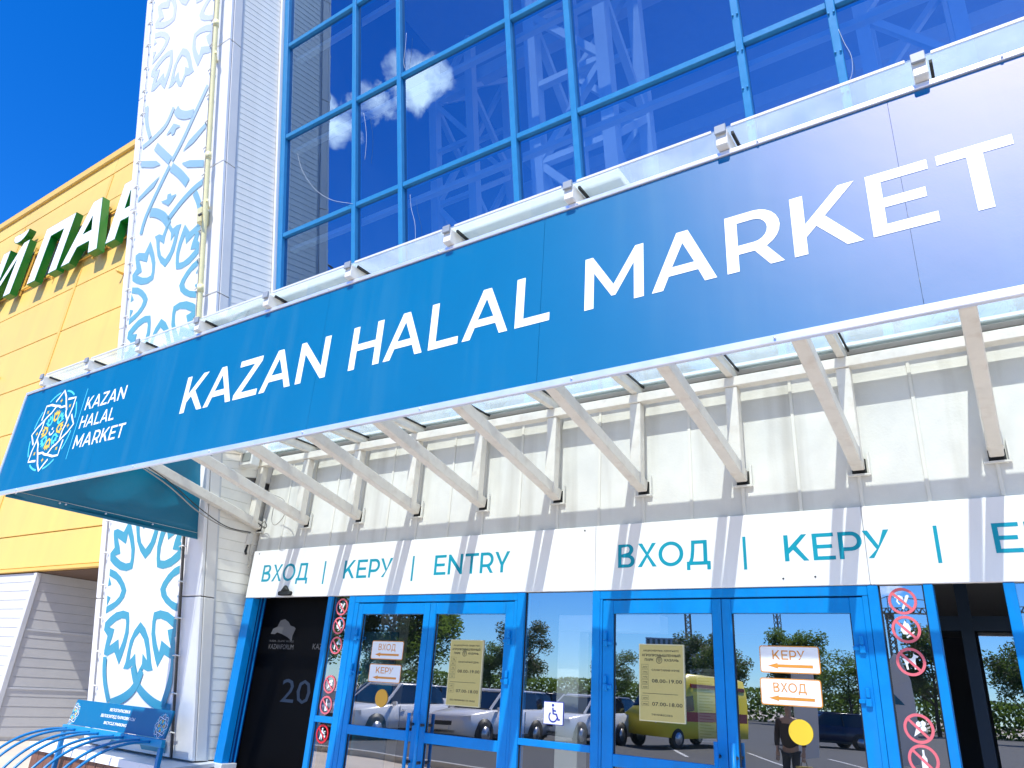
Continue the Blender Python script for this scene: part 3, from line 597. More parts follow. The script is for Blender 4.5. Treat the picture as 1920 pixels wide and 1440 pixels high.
for i in range(NB-1):
    box('canopy_pane', (KX[i+1]+.006, KX[i]-.006), (-2.425, -.07), (3.803, 3.811), GLASSC, cp)
    box('gasket', (KX[i+1]+.031, KX[i+1]+.042), (-2.4, -.07), (3.788, 3.802), GASKET, cp)
    box('edge_profile', (KX[i+1]+.042, KX[i]-.042), (-2.432, -2.427), (3.801, 3.8125), TRIMG, cp)
for d0, d1 in ((.69, .775), (1.35, 1.43)): box('shade_bar', (XL, XR), (-d1, -d0), (3.814, 3.834), STEELW, cp)  # added bars that cast the narrow shadow bands on wall and doors
for x0, x1 in ((-4.54, -2.95), (-2.25, -1.20)): box('shade_sheet', (x0, x1), (-2.38, -1.45), (3.836, 3.842), POLY, cp)  # added sheets, hidden behind the sign, that shade parts of the doors
# teal side panel of the awning
sp_ = thing('awning_side', 'dark teal tarpaulin closing the left end of the canopy', 'awning', (-6.68, -1.2, 2.8))
nU, nV = 24, 8; v = []
for i in range(nU+1):
    for j in range(nV+1):
        y = -2.36 + i/nU*2.31; z = 2.805 + j/nV*.90
        v.append((-6.655 + .010*math.sin(5*y+2*z) + .012*math.sin(11*y-7*z)*math.sin(math.pi*j/nV), y, z))
f_ = [(i*(nV+1)+j, (i+1)*(nV+1)+j, (i+1)*(nV+1)+j+1, i*(nV+1)+j+1) for i in range(nU) for j in range(nV)]
o = obj('tarpaulin', mk(v, f_, True), TEAL, sp_); md = o.modifiers.new('s', 'SOLIDIFY'); md.thickness = .004
bar('hem', (-6.65, -2.36, 2.802), (-6.65, -.05, 2.802), .012, .02, TEAL, sp_)
for yy in (-2.3, -1.95, -1.9, -1.55, -1.1, -.6, -.1): tube('grommet', [(-6.64, yy, 2.835), (-6.632, yy, 2.835)], .008, SILVER, sp_, 8)
tube('stitch_line', [(-6.638, -2.3, 2.85), (-6.638, -.08, 2.85)], .002, PLASTIC, sp_, 4)
tube('stitch_line', [(-6.638, -.09, 2.85), (-6.638, -.09, 3.66)], .002, PLASTIC, sp_, 4)
# ------------------------------------------------------------------ the big sign
SY = -2.39
sg = thing('market_sign', 'long blue sign board with white market name across the canopy front', 'sign', (-3, SY, 2.8))
SX0, SX1, SZ0, SZ1 = -6.83, 1.5, 2.80, 3.715
sj = [SX0+.02, -5.35, -3.05, -1.58, -.10, SX1-.02]
for i in range(len(sj)-1): box('board', (sj[i]+(.0008 if i else 0), sj[i+1]-.0008), (SY, SY+.03), (SZ0+.03, SZ1-.025), SIGNB, sg)
box('frame_top', (SX0, SX1), (SY-.010, SY+.029), (SZ1-.0225, SZ1), SILVER, sg, .003)
box('frame_bottom', (SX0, SX1), (SY-.010, SY+.014), (SZ0-.002, SZ0+.0295), SILVER, sg, .003)
box('frame_side', (SX0-.004, SX0+.018), (SY-.010, SY+.055), (SZ0+.03, SZ1-.025), SILVER, sg, .003)
bar('back_rail', (SX0+.1, SY+.05, SZ0+.06), (SX1, SY+.05, SZ0+.06), .03, .03, DARKM, sg)
PS = YP(SY-.0014)
for wtxt, u0, u1 in (('KAZAN', -4.343, -2.974), ('HALAL', -2.794, -1.530), ('MARKET', -1.353, .232)):
    for c, sh in word(wtxt, .172, u0, u1, 3.128, 3.386, .13, KERN): obj('letter', flat(sh, PS), PRINTW, sg)
for x in [SX0+.45+k*.83 for k in range(10)]:
    for zz in (SZ0+.015, SZ1-.012): tube('rivet', [(x, SY-.0125, zz), (x, SY-.016, zz)], .005, SILVER, sg, 8)
# logo medallion: eight interlaced arches with tulips and stars
CYL = mat('logo_cyan', (0.10, 0.62, 0.80), .4); YLW = mat('logo_yellow', (0.80, 0.52, 0.03), .4)
TUL_O = [(0, 0), (.10, .05), (.125, .16), (.15, .27), (.09, .23), (.045, .31), (0, .24), (-.045, .31), (-.09, .23), (-.15, .27), (-.125, .16), (-.10, .05)]
TUL_I = [(0, .06), (.055, .10), (.07, .17), (.075, .205), (.04, .16), (0, .20), (-.04, .16), (-.075, .205), (-.07, .17), (-.055, .10)]
def logo(parent, fn, cx, cz, R, names=('logo_arch', 'logo_tulip', 'logo_star', 'logo_ring'), clip=None):
    def put(nm, sh, mt, lay=0):
        if clip:
            ls = [clipx(lp, *clip) for lp in sh]; sh = [l for l in ls if l]
            if not sh or len(sh[0]) < 3: return
        obj(nm, flat([sh], lambda u, v: fn(u, v) - Vector((0, .0006*lay, 0))), mt, parent)
    for k in range(8):
        a = math.pi/8*0 + k*math.pi/4 + math.pi/2
        def P(r, off, a=a): return (cx+R*r*math.cos(a+math.radians(off)), cz+R*r*math.sin(a+math.radians(off)))
        pts = [P(.60, -46), P(.62, -38), P(.68, -26), P(.84, -12), P(1.0, 0), P(.88, 9), P(.80, 20)]
        put(names[0], stroke(pts, R*.055), PRINTW, k*.25)
        pts = [P(.60, 46), P(.56, 34), P(.60, 22), P(.64, 14)]
        put(names[0], stroke(pts, R*.055), PRINTW, 2+k*.25)
        mt = YLW if k % 2 == 0 else CYL
        rot = a - math.pi/2
        def T(p, r0=.20, s=1.0, rot=rot): x, y = p[0]*s, p[1]*s+r0; return (cx+R*(x*math.cos(rot)-y*math.sin(rot)), cz+R*(x*math.sin(rot)+y*math.cos(rot)))
        put(names[1], [[T(p) for p in TUL_O], [T(p) for p in TUL_I]], mt)
        put(names[2], [[T(p, .74) for p in ((0, .06), (.02, .02), (.06, 0), (.02, -.02), (0, -.06), (-.02, -.02), (-.06, 0), (-.02, .02))]], YLW)
        put(names[3], stroke([P(.98, o_) for o_ in (9, 15, 20, 26, 32, 36)], R*.045), CYL, 1)
    put('logo_centre', stroke(arc(cx, cz-.01*R, R*.11, R*.11, 190, 350, 8), R*.04), PRINTW)
    put('logo_centre', [arc(cx, cz+.03*R, R*.035, R*.035, 0, 324, 9)], PRINTW)
q = onY(97, 807.6, SY); qt = onY(122, 732.6, SY); qb = onY(72.8, 883, SY)
LR = (qt.z-qb.z)/2; LC = ((qt.x+qb.x)/2, (qt.z+qb.z)/2)
logo(sg, PS, LC[0], LC[1], LR)
a = onY(166.6, 728, SY); b_ = onY(122.5, 861.5, SY); xm = (a.x+b_.x)/2
obj('logo_rule', flat([[[(xm-.004, b_.z), (xm+.004, b_.z), (xm+.004, a.z), (xm-.004, a.z)]]], PS), CYL, sg)
for txt, p0, p1 in (('KAZAN', (164, 768), (241, 720)), ('HALAL', (152, 803), (220, 760)), ('MARKET', (140, 841), (238, 790))):
    A, B = onY(*p0, SY), onY(*p1, SY)
    for c, sh in word(txt, .16, xm+.05, B.x, A.z, B.z-.008 if txt != 'x' else 0, .14, KERN): obj('logo_letter', flat(sh, PS), PRINTW, sg)
# ------------------------------------------------------------------ entry sign above the doors
EY0 = -.037
es = thing('entry_sign', 'white panel with cyan entry words in three languages above the doors', 'sign', (-3, 0, 2.3))
ex = [-6.49, -2.53, -.72, 1.1, 2.2]
for i in range(len(ex)-1): box('panel', (ex[i]+.0015, ex[i+1]-.0015), (EY0, .0), (2.305, 2.768), PANELW, es, .003)
PE = YP(EY0-.0014)
for txt, u0, u1 in (('ВХОД', -6.29, -5.61), ('КЕРУ', -5.13, -4.53), ('ENTRY', -4.05, -3.285), ('ВХОД', -2.346, -1.669), ('КЕРУ', -1.19, -.585), ('ENTRY', -.072, .69)):
    for c, sh in word(txt, .155, u0, u1, 2.457, 2.620, .13, KERN): obj('letter', flat(sh, PE), CYANT, es)
for x in (-5.39, -4.29, -1.44, -.345): obj('divider', flat([[[(x-.010, 2.415), (x+.010, 2.415), (x+.010, 2.626), (x-.010, 2.626)]]], PE), CYANT, es)
for x, z in ((-1.21, 2.352), (-1.02, 2.358), (-6.4, 2.74), (-2.62, 2.74)): tube('screw', [(x, EY0, z), (x, EY0-.004, z)], .006, DARKM, es, 8)
# ------------------------------------------------------------------ entrance screen and doors
FY = -.03
def xd(px, py=1152): return onY(px, py, -.02).x
scn = thing('entrance_screen', 'blue aluminium door frame with fixed side panes under the entry sign', 'door frame', (-3, 0, 0))
def post(p0, p1, y0=FY, y1=.06, z1=2.303): box('post', (xd(p0, 1120), xd(p1, 1120)), (y0, y1), (0, z1), BLUEF, scn, .003)
for p0, p1 in ((617, 625), (657, 668), (972, 985), (1112, 1126), (1628, 1648), (1734, 1752), (1885, 1908)): post(p0, p1)
JX0, JX1 = -6.49, xd(477, 1120)
box('jamb', (JX0, JX1), (FY, .05), (0, 2.303), BLUEF, scn, .003)
box('reveal', (JX0, JX1-.03), (.0505, .158), (0, 2.36), mat('navy_reveal', (0.002, 0.035, 0.20), 0.4), scn)
for yy in (.075, .12): box('reveal_track', (JX1-.03, JX1-.012), (yy, yy+.014), (0, 2.33), BLUEF, scn, .002)
hx = [(668, 972), (1126, 1628)]
for p0, p1 in hx: box('head_rail', (xd(p0, 1120)+.0005, xd(p1, 1120)-.0005), (FY+.002, .055), (2.245, 2.3025), BLUEF, scn, .003)
def sheet(nm, x, y, z, mt, parent): return obj(nm, mk([(x[0], y, z[0]), (x[1], y, z[0]), (x[1], y, z[1]), (x[0], y, z[1])], [(0, 1, 2, 3)]), mt, parent)
def pane(p0, p1, z0, z1, y=.0, nm='pane'): sheet(nm, (xd(p0, 1120)+.001, xd(p1, 1120)-.001), y, (z0, z1), GLASSD, scn)
pane(625, 657, 1.309, 2.30); pane(625, 657, .1, 1.258); pane(985, 1112, 1.303, 2.30); pane(985, 1112, .1, 1.258); pane(1648, 1734, .1, 2.30)
for p0, p1 in ((625, 657), (985, 1112)): box('transom', (xd(p0, 1120)+.0005, xd(p1, 1120)-.0005), (FY+.003, .05), (1.259, 1.308 if p0 == 625 else 1.302), BLUEF, scn, .003)
for p0, p1 in ((625, 657), (985, 1112), (1648, 1734)): box('bottom_rail', (xd(p0, 1120)+.0005, xd(p1, 1120)-.0005), (FY+.003, .05), (.0, .099), BLUEF, scn, .003)
# gasket lines round the side panes
for p0, p1 in ((625, 657), (985, 1112), (1648, 1734)):
    for x in (xd(p0, 1120)+.004, xd(p1, 1120)-.004): box('gasket', (x-.004, x+.004), (-.006, -.001), (.1, 2.3), GASKET, scn)
x7 = xd(1908, 1120)
sheet('right_pane', (x7+.001, x7+.8), 0, (.1, 2.30), GLASSD, scn)
LEAVES = {}
def leaf(name_label, xa, xb, ga, gb_, hinge, key):
    t_ = thing('door_leaf', name_label, 'door', ((xa+xb)/2, 0, 0), 'glazed entrance door leaves')
    y0, y1 = -.024, .03
    zs = (.03, 2.236)
    box('stile', (xa, ga), (y0, y1), zs, BLUEF, t_, .003); box('stile', (gb_, xb), (y0, y1), zs, BLUEF, t_, .003)
    for nm, z0, z1 in (('top_rail', 2.147, 2.235), ('middle_rail', 1.196, 1.268), ('bottom_rail', .031, .22)):
        box(nm, (ga+.0005, gb_-.0005), (y0+.001, y1-.001), (z0, z1), BLUEF, t_, .003)
    for z0, z1 in ((1.269, 2.146), (.221, 1.195)):
        sheet('pane', (ga+.001, gb_-.001), 0, (z0, z1), GLASSD, t_)
        for x in (ga+.004, gb_-.004): box('gasket', (x-.004, x+.004), (-.006, -.0005), (z0, z1), GASKET, t_)
    hxp = xb-.028 if hinge > 0 else xa+.028
    for zc in (1.98, 1.70):
        hn = box('hinge', (hxp-.016, hxp+.016), (-.046, -.0245), (zc-.055, zc-.012), BLUEF, t_, .004)
        box('knuckle', (hxp-.011, hxp+.011), (-.05, -.026), (zc-.010, zc+.042), BLUEF, hn, .005)
        box('hinge_wing', (hxp-.05 if hinge > 0 else hxp+.017, hxp-.017 if hinge > 0 else hxp+.05), (-.042, -.025), (zc-.04, zc-.018), BLUEF, hn, .003)
    # pull bar
    hx_ = xa+.05 if hinge > 0 else xb-.05
    hd = tube('pull_handle', [(hx_, -.085, .98), (hx_, -.085, 1.40)], .014, BLUEF, t_, 10)
    for zz in (1.06, 1.32): tube('handle_arm', [(hx_, -.085, zz), (hx_, -.02, zz)], .011, DARKM, hd, 8)
    LEAVES[key] = t_
c1, c2_ = xd(806), xd(1353)
d1l, d1r = xd(673, 1140), xd(965, 1140); d2l, d2r = xd(1131, 1140), xd(1619, 1140)
leaf('blue framed door leaf with yellow disc in shaded tone left of the first gold plaque', d1l, c1-.002, xd(680), xd(794.6), -1, '1l')
leaf('blue framed door leaf holding the gold plaque next to the wheelchair pane', c1+.002, d1r, xd(817), xd(948), 1, '1r')
leaf('blue framed door leaf with gold plaque right of the wheelchair pane', d2l, c2_-.002, xd(1150), xd(1335), -1, '2l')
leaf('blue framed door leaf with yellow disc and two arrow stickers lit by sun', c2_+.002, d2r, xd(1371), xd(1595), 1, '2r')
for a_, b__ in ((xd(668, 1120), d1l), (d1r, xd(972, 1120)), (xd(1126, 1120), d2l), (d2r, xd(1628, 1120))):
    box('jamb_strip', (a_+.001, b__-.003), (FY+.006, .04), (0, 2.244), BLUEF, scn)
# ------------------------------------------------------------------ lobby behind the doors
lb = thing('lobby', 'dim entrance lobby behind the glass doors', 'interior', (-3, 3, 0))
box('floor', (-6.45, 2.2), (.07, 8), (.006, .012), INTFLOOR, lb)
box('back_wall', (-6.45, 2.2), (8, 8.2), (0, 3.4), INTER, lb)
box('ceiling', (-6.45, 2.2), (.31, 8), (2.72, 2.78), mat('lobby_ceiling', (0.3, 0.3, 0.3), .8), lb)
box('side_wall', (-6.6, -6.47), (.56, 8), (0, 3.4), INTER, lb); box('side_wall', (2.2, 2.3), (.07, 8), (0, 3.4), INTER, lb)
box('lobby_partition', (-5.28, -5.22), (.22, 3.5), (0, 2.7), INTER, lb)
box('column', (-5.06, -4.86), (.45, .65), (.013, 2.71), INWHITE, lb, .01)
box('inner_post', (-3.05, -2.86), (.35, .5), (.013, 2.06), INWHITE, lb, .005); box('inner_header', (-3.05, -2.2), (.35, .5), (2.06, 2.18), INWHITE, lb, .005)
for x in (-1.05, -.36, .42): box('inner_frame', (x-.04, x+.04), (1.5, 1.58), (.013, 2.7), mat('dark_inner_frame', (0.012, 0.03, 0.06), .4), lb)
box('inner_frame', (-1.0, 1.2), (1.51, 1.57), (2.2, 2.3), MATS['dark_inner_frame'], lb)
sheet('inner_pane', (-.30, .36), 1.53, (.1, 2.19), GLASSD, lb)
nx0, nx1, nz0, nz1 = onY(1307, 1300, .3).x, onY(1345, 1300, .3).x, onY(1325, 1392, .3).z, onY(1325, 1254, .3).z
nb = box('notice_board', (nx0, nx1), (.30, .312), (nz0, nz1), mat('grey_notice_paper', (.45, .45, .42), .7)); tag(nb, 'printed notice sheet behind the door right of the gold plaque', 'notice')
for i in range(24):
    zt = nz0+.01+i*(nz1-nz0-.02)/24
    obj('text_line', flat([[[(nx0+.012, zt), (nx1-.012-.02*(i % 3), zt), (nx1-.012-.02*(i % 3), zt+.005), (nx0+.012, zt+.005)]]], YP(.298)), mat('grey_print', (.2, .2, .19), .7), nb)
ru = box('rollup_stand', (-5.12, -4.72), (.34, .36), (.05, 2.03), TEAL); tag(ru, 'teal roll-up stand behind the leftmost door leaf', 'stand')
font_text('KAZANFORUM', YP(.336), -5.1, 1.86, .03, .3, mt=PRINTW, parent=ru)
box('stand_foot', (-5.14, -4.70), (.28, .42), (.013, .049), SILVER, ru)
cl_ = box('ceiling_lamp', (-.62, -.32), (2.3, 2.6), (2.690, 2.719), mat('lamp_panel', (.8, .75, .6), .5, emit=((1, .85, .6), 3.0))); tag(cl_, 'small lit square ceiling lamp inside the right doorway', 'lamp')
# dark display in the open doorway
dp = thing('display_panel', 'black display with grey map and forum name in the open doorway', 'display', (-5.9, .5, 0))
box('screen', (-6.47, -5.285), (.16, .21), (.02, 2.69), BLACK, dp)
SCT = mat('display_grey_text', (.05, .05, .055), .6, emit=((.35, .36, .4), .07)); SCB = mat('display_blue_text', (.005, .012, .03), .6, emit=((.02, .06, .14), .12))
PD = YP(.1565)
def dpx(x, y): q_ = onY(460+x/4.365, 1110+y/4.365, .1565); return (q_.x, q_.z)
obj('map_print', flat([[[dpx(*p) for p in ((208, 342), (228, 300), (262, 285), (290, 232), (325, 222), (355, 245), (370, 275), (400, 285), (412, 300), (385, 360), (378, 402), (345, 370), (300, 345), (262, 330), (240, 345))]]], PD), SCT, dp)
a_ = dpx(188, 465); b__ = dpx(390, 470); font_text('KAZANFORUM', PD, a_[0], (a_[1]+b__[1])/2, .045, b__[0]-a_[0], mt=SCT, parent=dp)
font_text('RUSSIA - ISLAMIC WORLD', PD, a_[0], (a_[1]+b__[1])/2+.065, .018, (b__[0]-a_[0])*.98, mt=SCT, parent=dp)
a_ = dpx(548, 468); font_text('KAZAN', PD, a_[0], a_[1], .05, mt=SCT, parent=dp)
a_ = dpx(278, 912); b__ = dpx(520, 905); c__ = dpx(320, 720); font_text('20', PD, a_[0], (a_[1]+b__[1])/2, c__[1]-a_[1], b__[0]-a_[0], mt=SCB, parent=dp)
# ------------------------------------------------------------------ motion sensor, boxes, cables
ms = thing('motion_sensor', 'small black motion sensor above the open dark doorway', 'sensor', (-5.9, -.06, 2.3))
q_ = onY(537, 1116, -.06)
box('housing', (q_.x-.085, q_.x+.085), (-.105, -.0555), (2.312, 2.352), GASKET, ms, .01)
tube('dome', [(q_.x-.05, -.085, 2.35), (q_.x, -.085, 2.378), (q_.x+.05, -.085, 2.35)], [.012, .03, .012], GASKET, ms, 10)
eb = thing('fuse_box', 'white fuse box with clear lid under the canopy corner', 'fuse box', (-6.5, -.42, 3.5))
q_ = onX(468, 862, -6.46); print('fuse', q_)
box('case', (q_.x-.10, q_.x+.10), (q_.y-.05, q_.y+.06), (q_.z-.075, q_.z+.085), PLASTIC, eb, .01)
box('clear_lid', (q_.x-.055, q_.x+.085), (q_.y-.058, q_.y-.0505), (q_.z-.035, q_.z+.06), mat('smoked_lid', (.25, .27, .25), .15), eb, .003)
tube('hanger_wire', [(q_.x, q_.y, q_.z+.08), (q_.x, q_.y, 3.72)], .004, CABLEB, eb, 5)
jb = thing('junction_box', 'small white junction box with black plugs at the canopy corner', 'junction box', (-6.58, -.1, 2.8))
box('case', (-6.60, -6.53), (-.12, -.06), (2.83, 2.95), PLASTIC, jb, .006)
for k_, (dx, dz) in enumerate(((-.01, 0), (.015, -.02))): tube('plug', [(-6.565+dx, -.09, 2.83), (-6.57+dx, -.10, 2.78+dz), (-6.56+dx, -.09, 2.75+dz)], [.008, .014, .010], GASKET, jb, 8)
def cable(name, label, pts, mt, r=.005): o_ = tube(name, smooth_path(pts, 6), r, mt, None, 6); tag(o_, label, 'cable'); return o_
xs = KX[-1]
sag = [(xs+.045, -1.85, 3.40), (xs+.05, -1.2, 3.20), (xs+.05, -.8, 3.02), (xs+.045, -.45, 2.93), (xs+.0, -.12, 2.94)]
cable('power_cable', 'pale cable sagging below the leftmost canopy strut', sag, CABLEW, .006)
cable('power_cable', 'black cable hugging the leftmost canopy strut', [(p[0]+.008, p[1], p[2]+.035*(1 if i < 3 else .3)) for i, p in enumerate(sag)], CABLEB, .005)
cable('loose_cable', 'black loose wires coiled beside the leftmost strut foot', [(xs+.05, -.06, 3.02), (xs+.14, -.08, 3.06), (xs+.22, -.10, 3.01), (xs+.12, -.05, 3.0), (xs+.06, -.09, 3.05), (xs+.15, -.06, 3.0)], CABLEB, .004)
cable('loose_cable', 'grey wire loop hanging on the wall near the leftmost strut', [(xs+.35, -.2, 3.30), (xs+.55, -.2, 3.22), (xs+.60, -.2, 3.08), (xs+.5, -.2, 2.98), (xs+.42, -.2, 3.02), (xs+.38, -.18, 3.16)], CABLEW, .004)
cable('loose_cable', 'thin wire hanging down the siding below the junction box', [(-6.53, -.07, 2.84), (-6.52, -.07, 2.7), (-6.50, -.06, 2.6), (-6.49, -.06, 2.77)], CABLEW, .003)
# ------------------------------------------------------------------ stickers and plaques
SK = -.0045
def sticker_plane(Y): return YP(Y)
PIC = {
 'smoke': [[[(-.12, -.62), (.02, -.70), (.55, .42), (.42, .52), (.28, .45)]], [[(-.5, .42), (-.2, .5), (.05, .35), (.08, .08), (-.1, .2), (-.3, .12), (-.35, -.05), (-.18, -.25), (-.3, -.3), (-.48, -.02), (-.42, .2), (-.62, .3)]]],
 'fire': [[[(-.02, .72), (.12, .45), (.2, .52), (.36, .1), (.3, -.2), (.05, -.42), (-.25, -.38), (-.42, -.05), (-.36, .22), (-.2, .35)]], [[(-.08, -.62), (.02, -.72), (.62, -.25), (.58, -.14)]]],
 'dog': [[[(-.62, .28), (-.42, .22), (.08, .28), (.22, .45), (.26, .68), (.38, .56), (.62, .46), (.56, .34), (.40, .30), (.34, .05), (.36, -.55), (.22, -.6), (.16, -.1), (-.15, -.08), (-.26, -.2), (-.22, -.6), (-.36, -.62), (-.44, -.1), (-.52, .08)]]],
 'ice': [[[(-.42, -.62), (.22, -.18), (-.12, .22)]], [arc(.02, .32, .2, .2, 0, 330, 11)], [arc(.33, .02, .2, .2, 0, 330, 11)], [arc(.34, .38, .2, .2, 0, 330, 11)]],
 'bottle': [[[(-.02, .72), (.12, .72), (.12, .35), (.26, .1), (.26, -.68), (-.16, -.68), (-.16, .1), (-.02, .35)]]],
 'food': [[[(-.32, .15), (-.2, .15), (-.14, -.5), (-.38, -.5)]], [[(.12, .5), (.3, .32), (.46, .42), (.4, .12), (.22, .08), (.02, .22)]], [[(.2, -.15), (.28, -.15), (.3, -.55), (.14, -.55)]]],
 'cart': [[arc(-.05, .58, .13, .13, 0, 330, 11)], [[(-.2, .4), (.05, .42), (.28, .12), (.5, .05), (.44, -.05), (.2, 0), (.05, .15), (.02, -.65), (-.12, -.65), (-.16, -.2), (-.32, -.66), (-.46, -.62), (-.3, .0)]], [arc(.42, .3, .1, .1, 0, 330, 11)], [[(.3, -.15), (.62, -.15), (.55, -.42), (.36, -.42)]]]}
def prohib(px, py, pic, label, red=None, R=.074):
    c = onY(px, py, SK); red = red or PINKRED
    t_ = thing('prohibition_sticker', label, 'sticker', c, 'prohibition stickers on the glass'); r = R
    obj('pictogram', flat([[[(c.x+r*p[0]*.9, c.z+r*p[1]*.9) for p in lp] for lp in sh] for sh in PIC[pic]], YP(SK)), PRINTW, t_)
    obj('red_ring', flat([ring(c.x, c.z, r*.80, r)], YP(SK-.0006)), red, t_)
    obj('red_bar', flat([stroke([(c.x-r*.62, c.z+r*.58), (c.x+r*.58, c.z-r*.62)], r*.19)], YP(SK-.0012)), red, t_)
for px_, py_, pic, lab in ((641, 1138, 'smoke', 'no smoking sticker at the top of the narrow pane by the dark doorway'), (635, 1173, 'fire', 'no open fire sticker on the narrow pane by the dark doorway'), (630, 1210, 'food', 'no pets or litter sticker third from top on the narrow left pane'),
                           (618, 1283, 'ice', 'no ice cream sticker on the narrow pane by the dark doorway'), (611, 1322, 'bottle', 'no bottles sticker just above the transom of the narrow left pane'),
                           (1692, 1127, 'smoke', 'large no smoking sticker on the right pane touching the entry sign'), (1699, 1180, 'fire', 'no open fire sticker on the right pane under the no smoking one'), (1708, 1241, 'dog', 'no dogs sticker on the right pane'),
                           (1723, 1366, 'ice', 'no ice cream sticker low on the right pane'), (1732, 1425, 'bottle', 'no bottles sticker cut by the bottom edge on the right pane')):
    prohib(px_, py_, pic, lab)
prohib(604, 1376, 'cart', 'bright red no carts sticker below the transom of the narrow pane', RED)
def arrow_sticker(TL, BR, txt, label, font_h=.36):
    a, b_ = onY(*TL, SK), onY(*BR, SK); x0, x1, z0, z1 = a.x, b_.x, b_.z, a.z
    t_ = thing('arrow_sticker', label, 'sticker', ((x0+x1)/2, SK, z0), 'entry arrow stickers on the doors')
    def rr(x0, x1, z0, z1, r): return arc(x1-r, z1-r, r, r, 0, 90, 4) + arc(x0+r, z1-r, r, r, 90, 180, 4) + arc(x0+r, z0+r, r, r, 180, 270, 4) + arc(x1-r, z0+r, r, r, 270, 360, 4)
    obj('border', flat([[rr(x0, x1, z0, z1, .014)]], YP(SK)), ORANGE, t_); e = .006
    obj('plate', flat([[rr(x0+e, x1-e, z0+e, z1-e, .010)]], YP(SK-.0006)), PRINTW, t_)
    w, h = x1-x0, z1-z0
    for c, sh in word(txt, .15, x0+w*.22, x0+w*.76, z0+h*.49, z0+h*.49+h*font_h*.95, .13, KERN): obj('letter', flat(sh, YP(SK-.0012)), ORANGE, t_)
    zc = z0+h*.26; k = h*.055
    obj('arrow', flat([[[(x0+w*.13, zc), (x0+w*.30, zc+k*1.9), (x0+w*.30, zc+k), (x0+w*.88, zc+k), (x0+w*.88, zc-k), (x0+w*.30, zc-k), (x0+w*.30, zc-k*1.9)]]], YP(SK-.0012)), ORANGE, t_)
arrow_sticker((699, 1201), (754, 1238), 'ВХОД', 'white entry arrow sticker, upper one on the leftmost door leaf')
arrow_sticker((694, 1244), (749, 1282), 'КЕРУ', 'white entry arrow sticker just above the shade-toned disc')
arrow_sticker((1423, 1210), (1540, 1265), 'КЕРУ', 'large white entry arrow sticker, upper of the right pair')
arrow_sticker((1424.5, 1270), (1544, 1328), 'ВХОД', 'large white entry arrow sticker just above the yellow disc')
def disc(px, py, r, mt, label):
    c = onY(px, py, SK); o_ = tube('warning_disc', [(c.x, SK+.002, c.z), (c.x, SK-.0015, c.z)], r, mt, None, 40); tag(o_, label, 'disc', 'contrast discs on the doors')
    for p in o_.data.polygons: p.use_smooth = False
disc(715, 1309, .068, mat('shaded_yellow_disc', (.74, .38, .03), .45), 'yellow contrast disc in shaded orange tone on the leftmost door leaf')  # yellow disc in shade: the shade is put into its orange colour
disc(1501.6, 1373, .068, DISCY, 'yellow contrast disc below the right arrow stickers')
def plaque(TL, BR, L, label):
    a, b_ = onY(*TL, -.012), onY(*BR, -.012); x0, x1, z0, z1 = a.x, b_.x, b_.z, a.z; w, h = x1-x0, z1-z0
    t_ = thing('opening_hours_plaque', label, 'plaque', ((x0+x1)/2, -.01, z0), 'gold opening hours plaques')
    box('rim', (x0, x1), (-.0115, -.001), (z0, z1), mat('pale_gold_rim', (.78, .70, .42), .4), t_); e = .006
    box('plate', (x0+e, x1-e), (-.0135, -.0117), (z0+e, z1-e), GOLD, t_)
    P = YP(-.0142); X = lambda u: x0+u*w; Z = lambda v: z1-v*h
    def ft(s, u, v, hh, ww, al='C', bold=0): font_text(s, P, X(u), Z(v), hh*h, ww*w, al, mt=INK, parent=t_, bold=bold)
    ft(L[0], .5, .10, .022, .80, bold=.012); ft(L[1], .5, .165, .030, .86, bold=.02); ft('ПАРК', .235, .225, .030, .20, bold=.02); ft('КАЗАНЬ', .735, .225, .030, .31, bold=.02)
    cx, cz, r = X(.46), Z(.212), .045*h
    obj('emblem', flat([ring(cx, cz, r*.86, r, 24)] + [stroke(arc(cx, cz-r*1.1+i*r*.05, r*(.35+.22*i), r*(.35+.2*i), 60, 120, 6), r*.09) for i in range(1, 7)], P), INK, t_)
    ft(L[2], .60, .355, .024, .62, bold=.012)
    ft('08.00-19.00', .62, .505, .046, .66, bold=.008); ft('07.00-18.00', .62, .80, .046, .66, bold=.008); ft(L[3], .5, .925, .022, L[5], bold=.012)
    obj('rule', flat([[[(X(.08), Z(.645)), (X(.86), Z(.645)), (X(.86), Z(.65)), (X(.08), Z(.65))]]], P), INK, t_)
    for i, dy in enumerate(L[4]):
        v = .30+i*.066 if i < 5 else .705+(i-5)*.075
        u0_, u1_, v0_, v1_ = .06, .215, v-.028, v+.026; b = .004*h
        o4 = [(X(u0_), Z(v1_)), (X(u1_), Z(v1_)), (X(u1_), Z(v0_)), (X(u0_), Z(v0_))]; i4 = [(o4[0][0]+b*.6, o4[0][1]+b*.6), (o4[1][0]-b*.6, o4[1][1]+b*.6), (o4[2][0]-b*.6, o4[2][1]-b*.6), (o4[3][0]+b*.6, o4[3][1]-b*.6)]
        obj('day_box', flat([[o4, i4]], P), INK, t_); ft(dy, .138, v+.013, .024, .10 if len(dy) > 2 else .065)
plaque((846, 1199), (897.5, 1327), ('АКЦИОНЕРНОЕ ОБЩЕСТВО', 'АГРОПРОМЫШЛЕННЫЙ', 'САНИТАРНЫЙ ДЕНЬ', 'БЕЗ ПЕРЕРЫВА НА ОБЕД', ('пн', 'вт', 'ср', 'чт', 'пт', 'сб', 'вс'), .75), 'gold opening hours plaque on the left pair of doors')
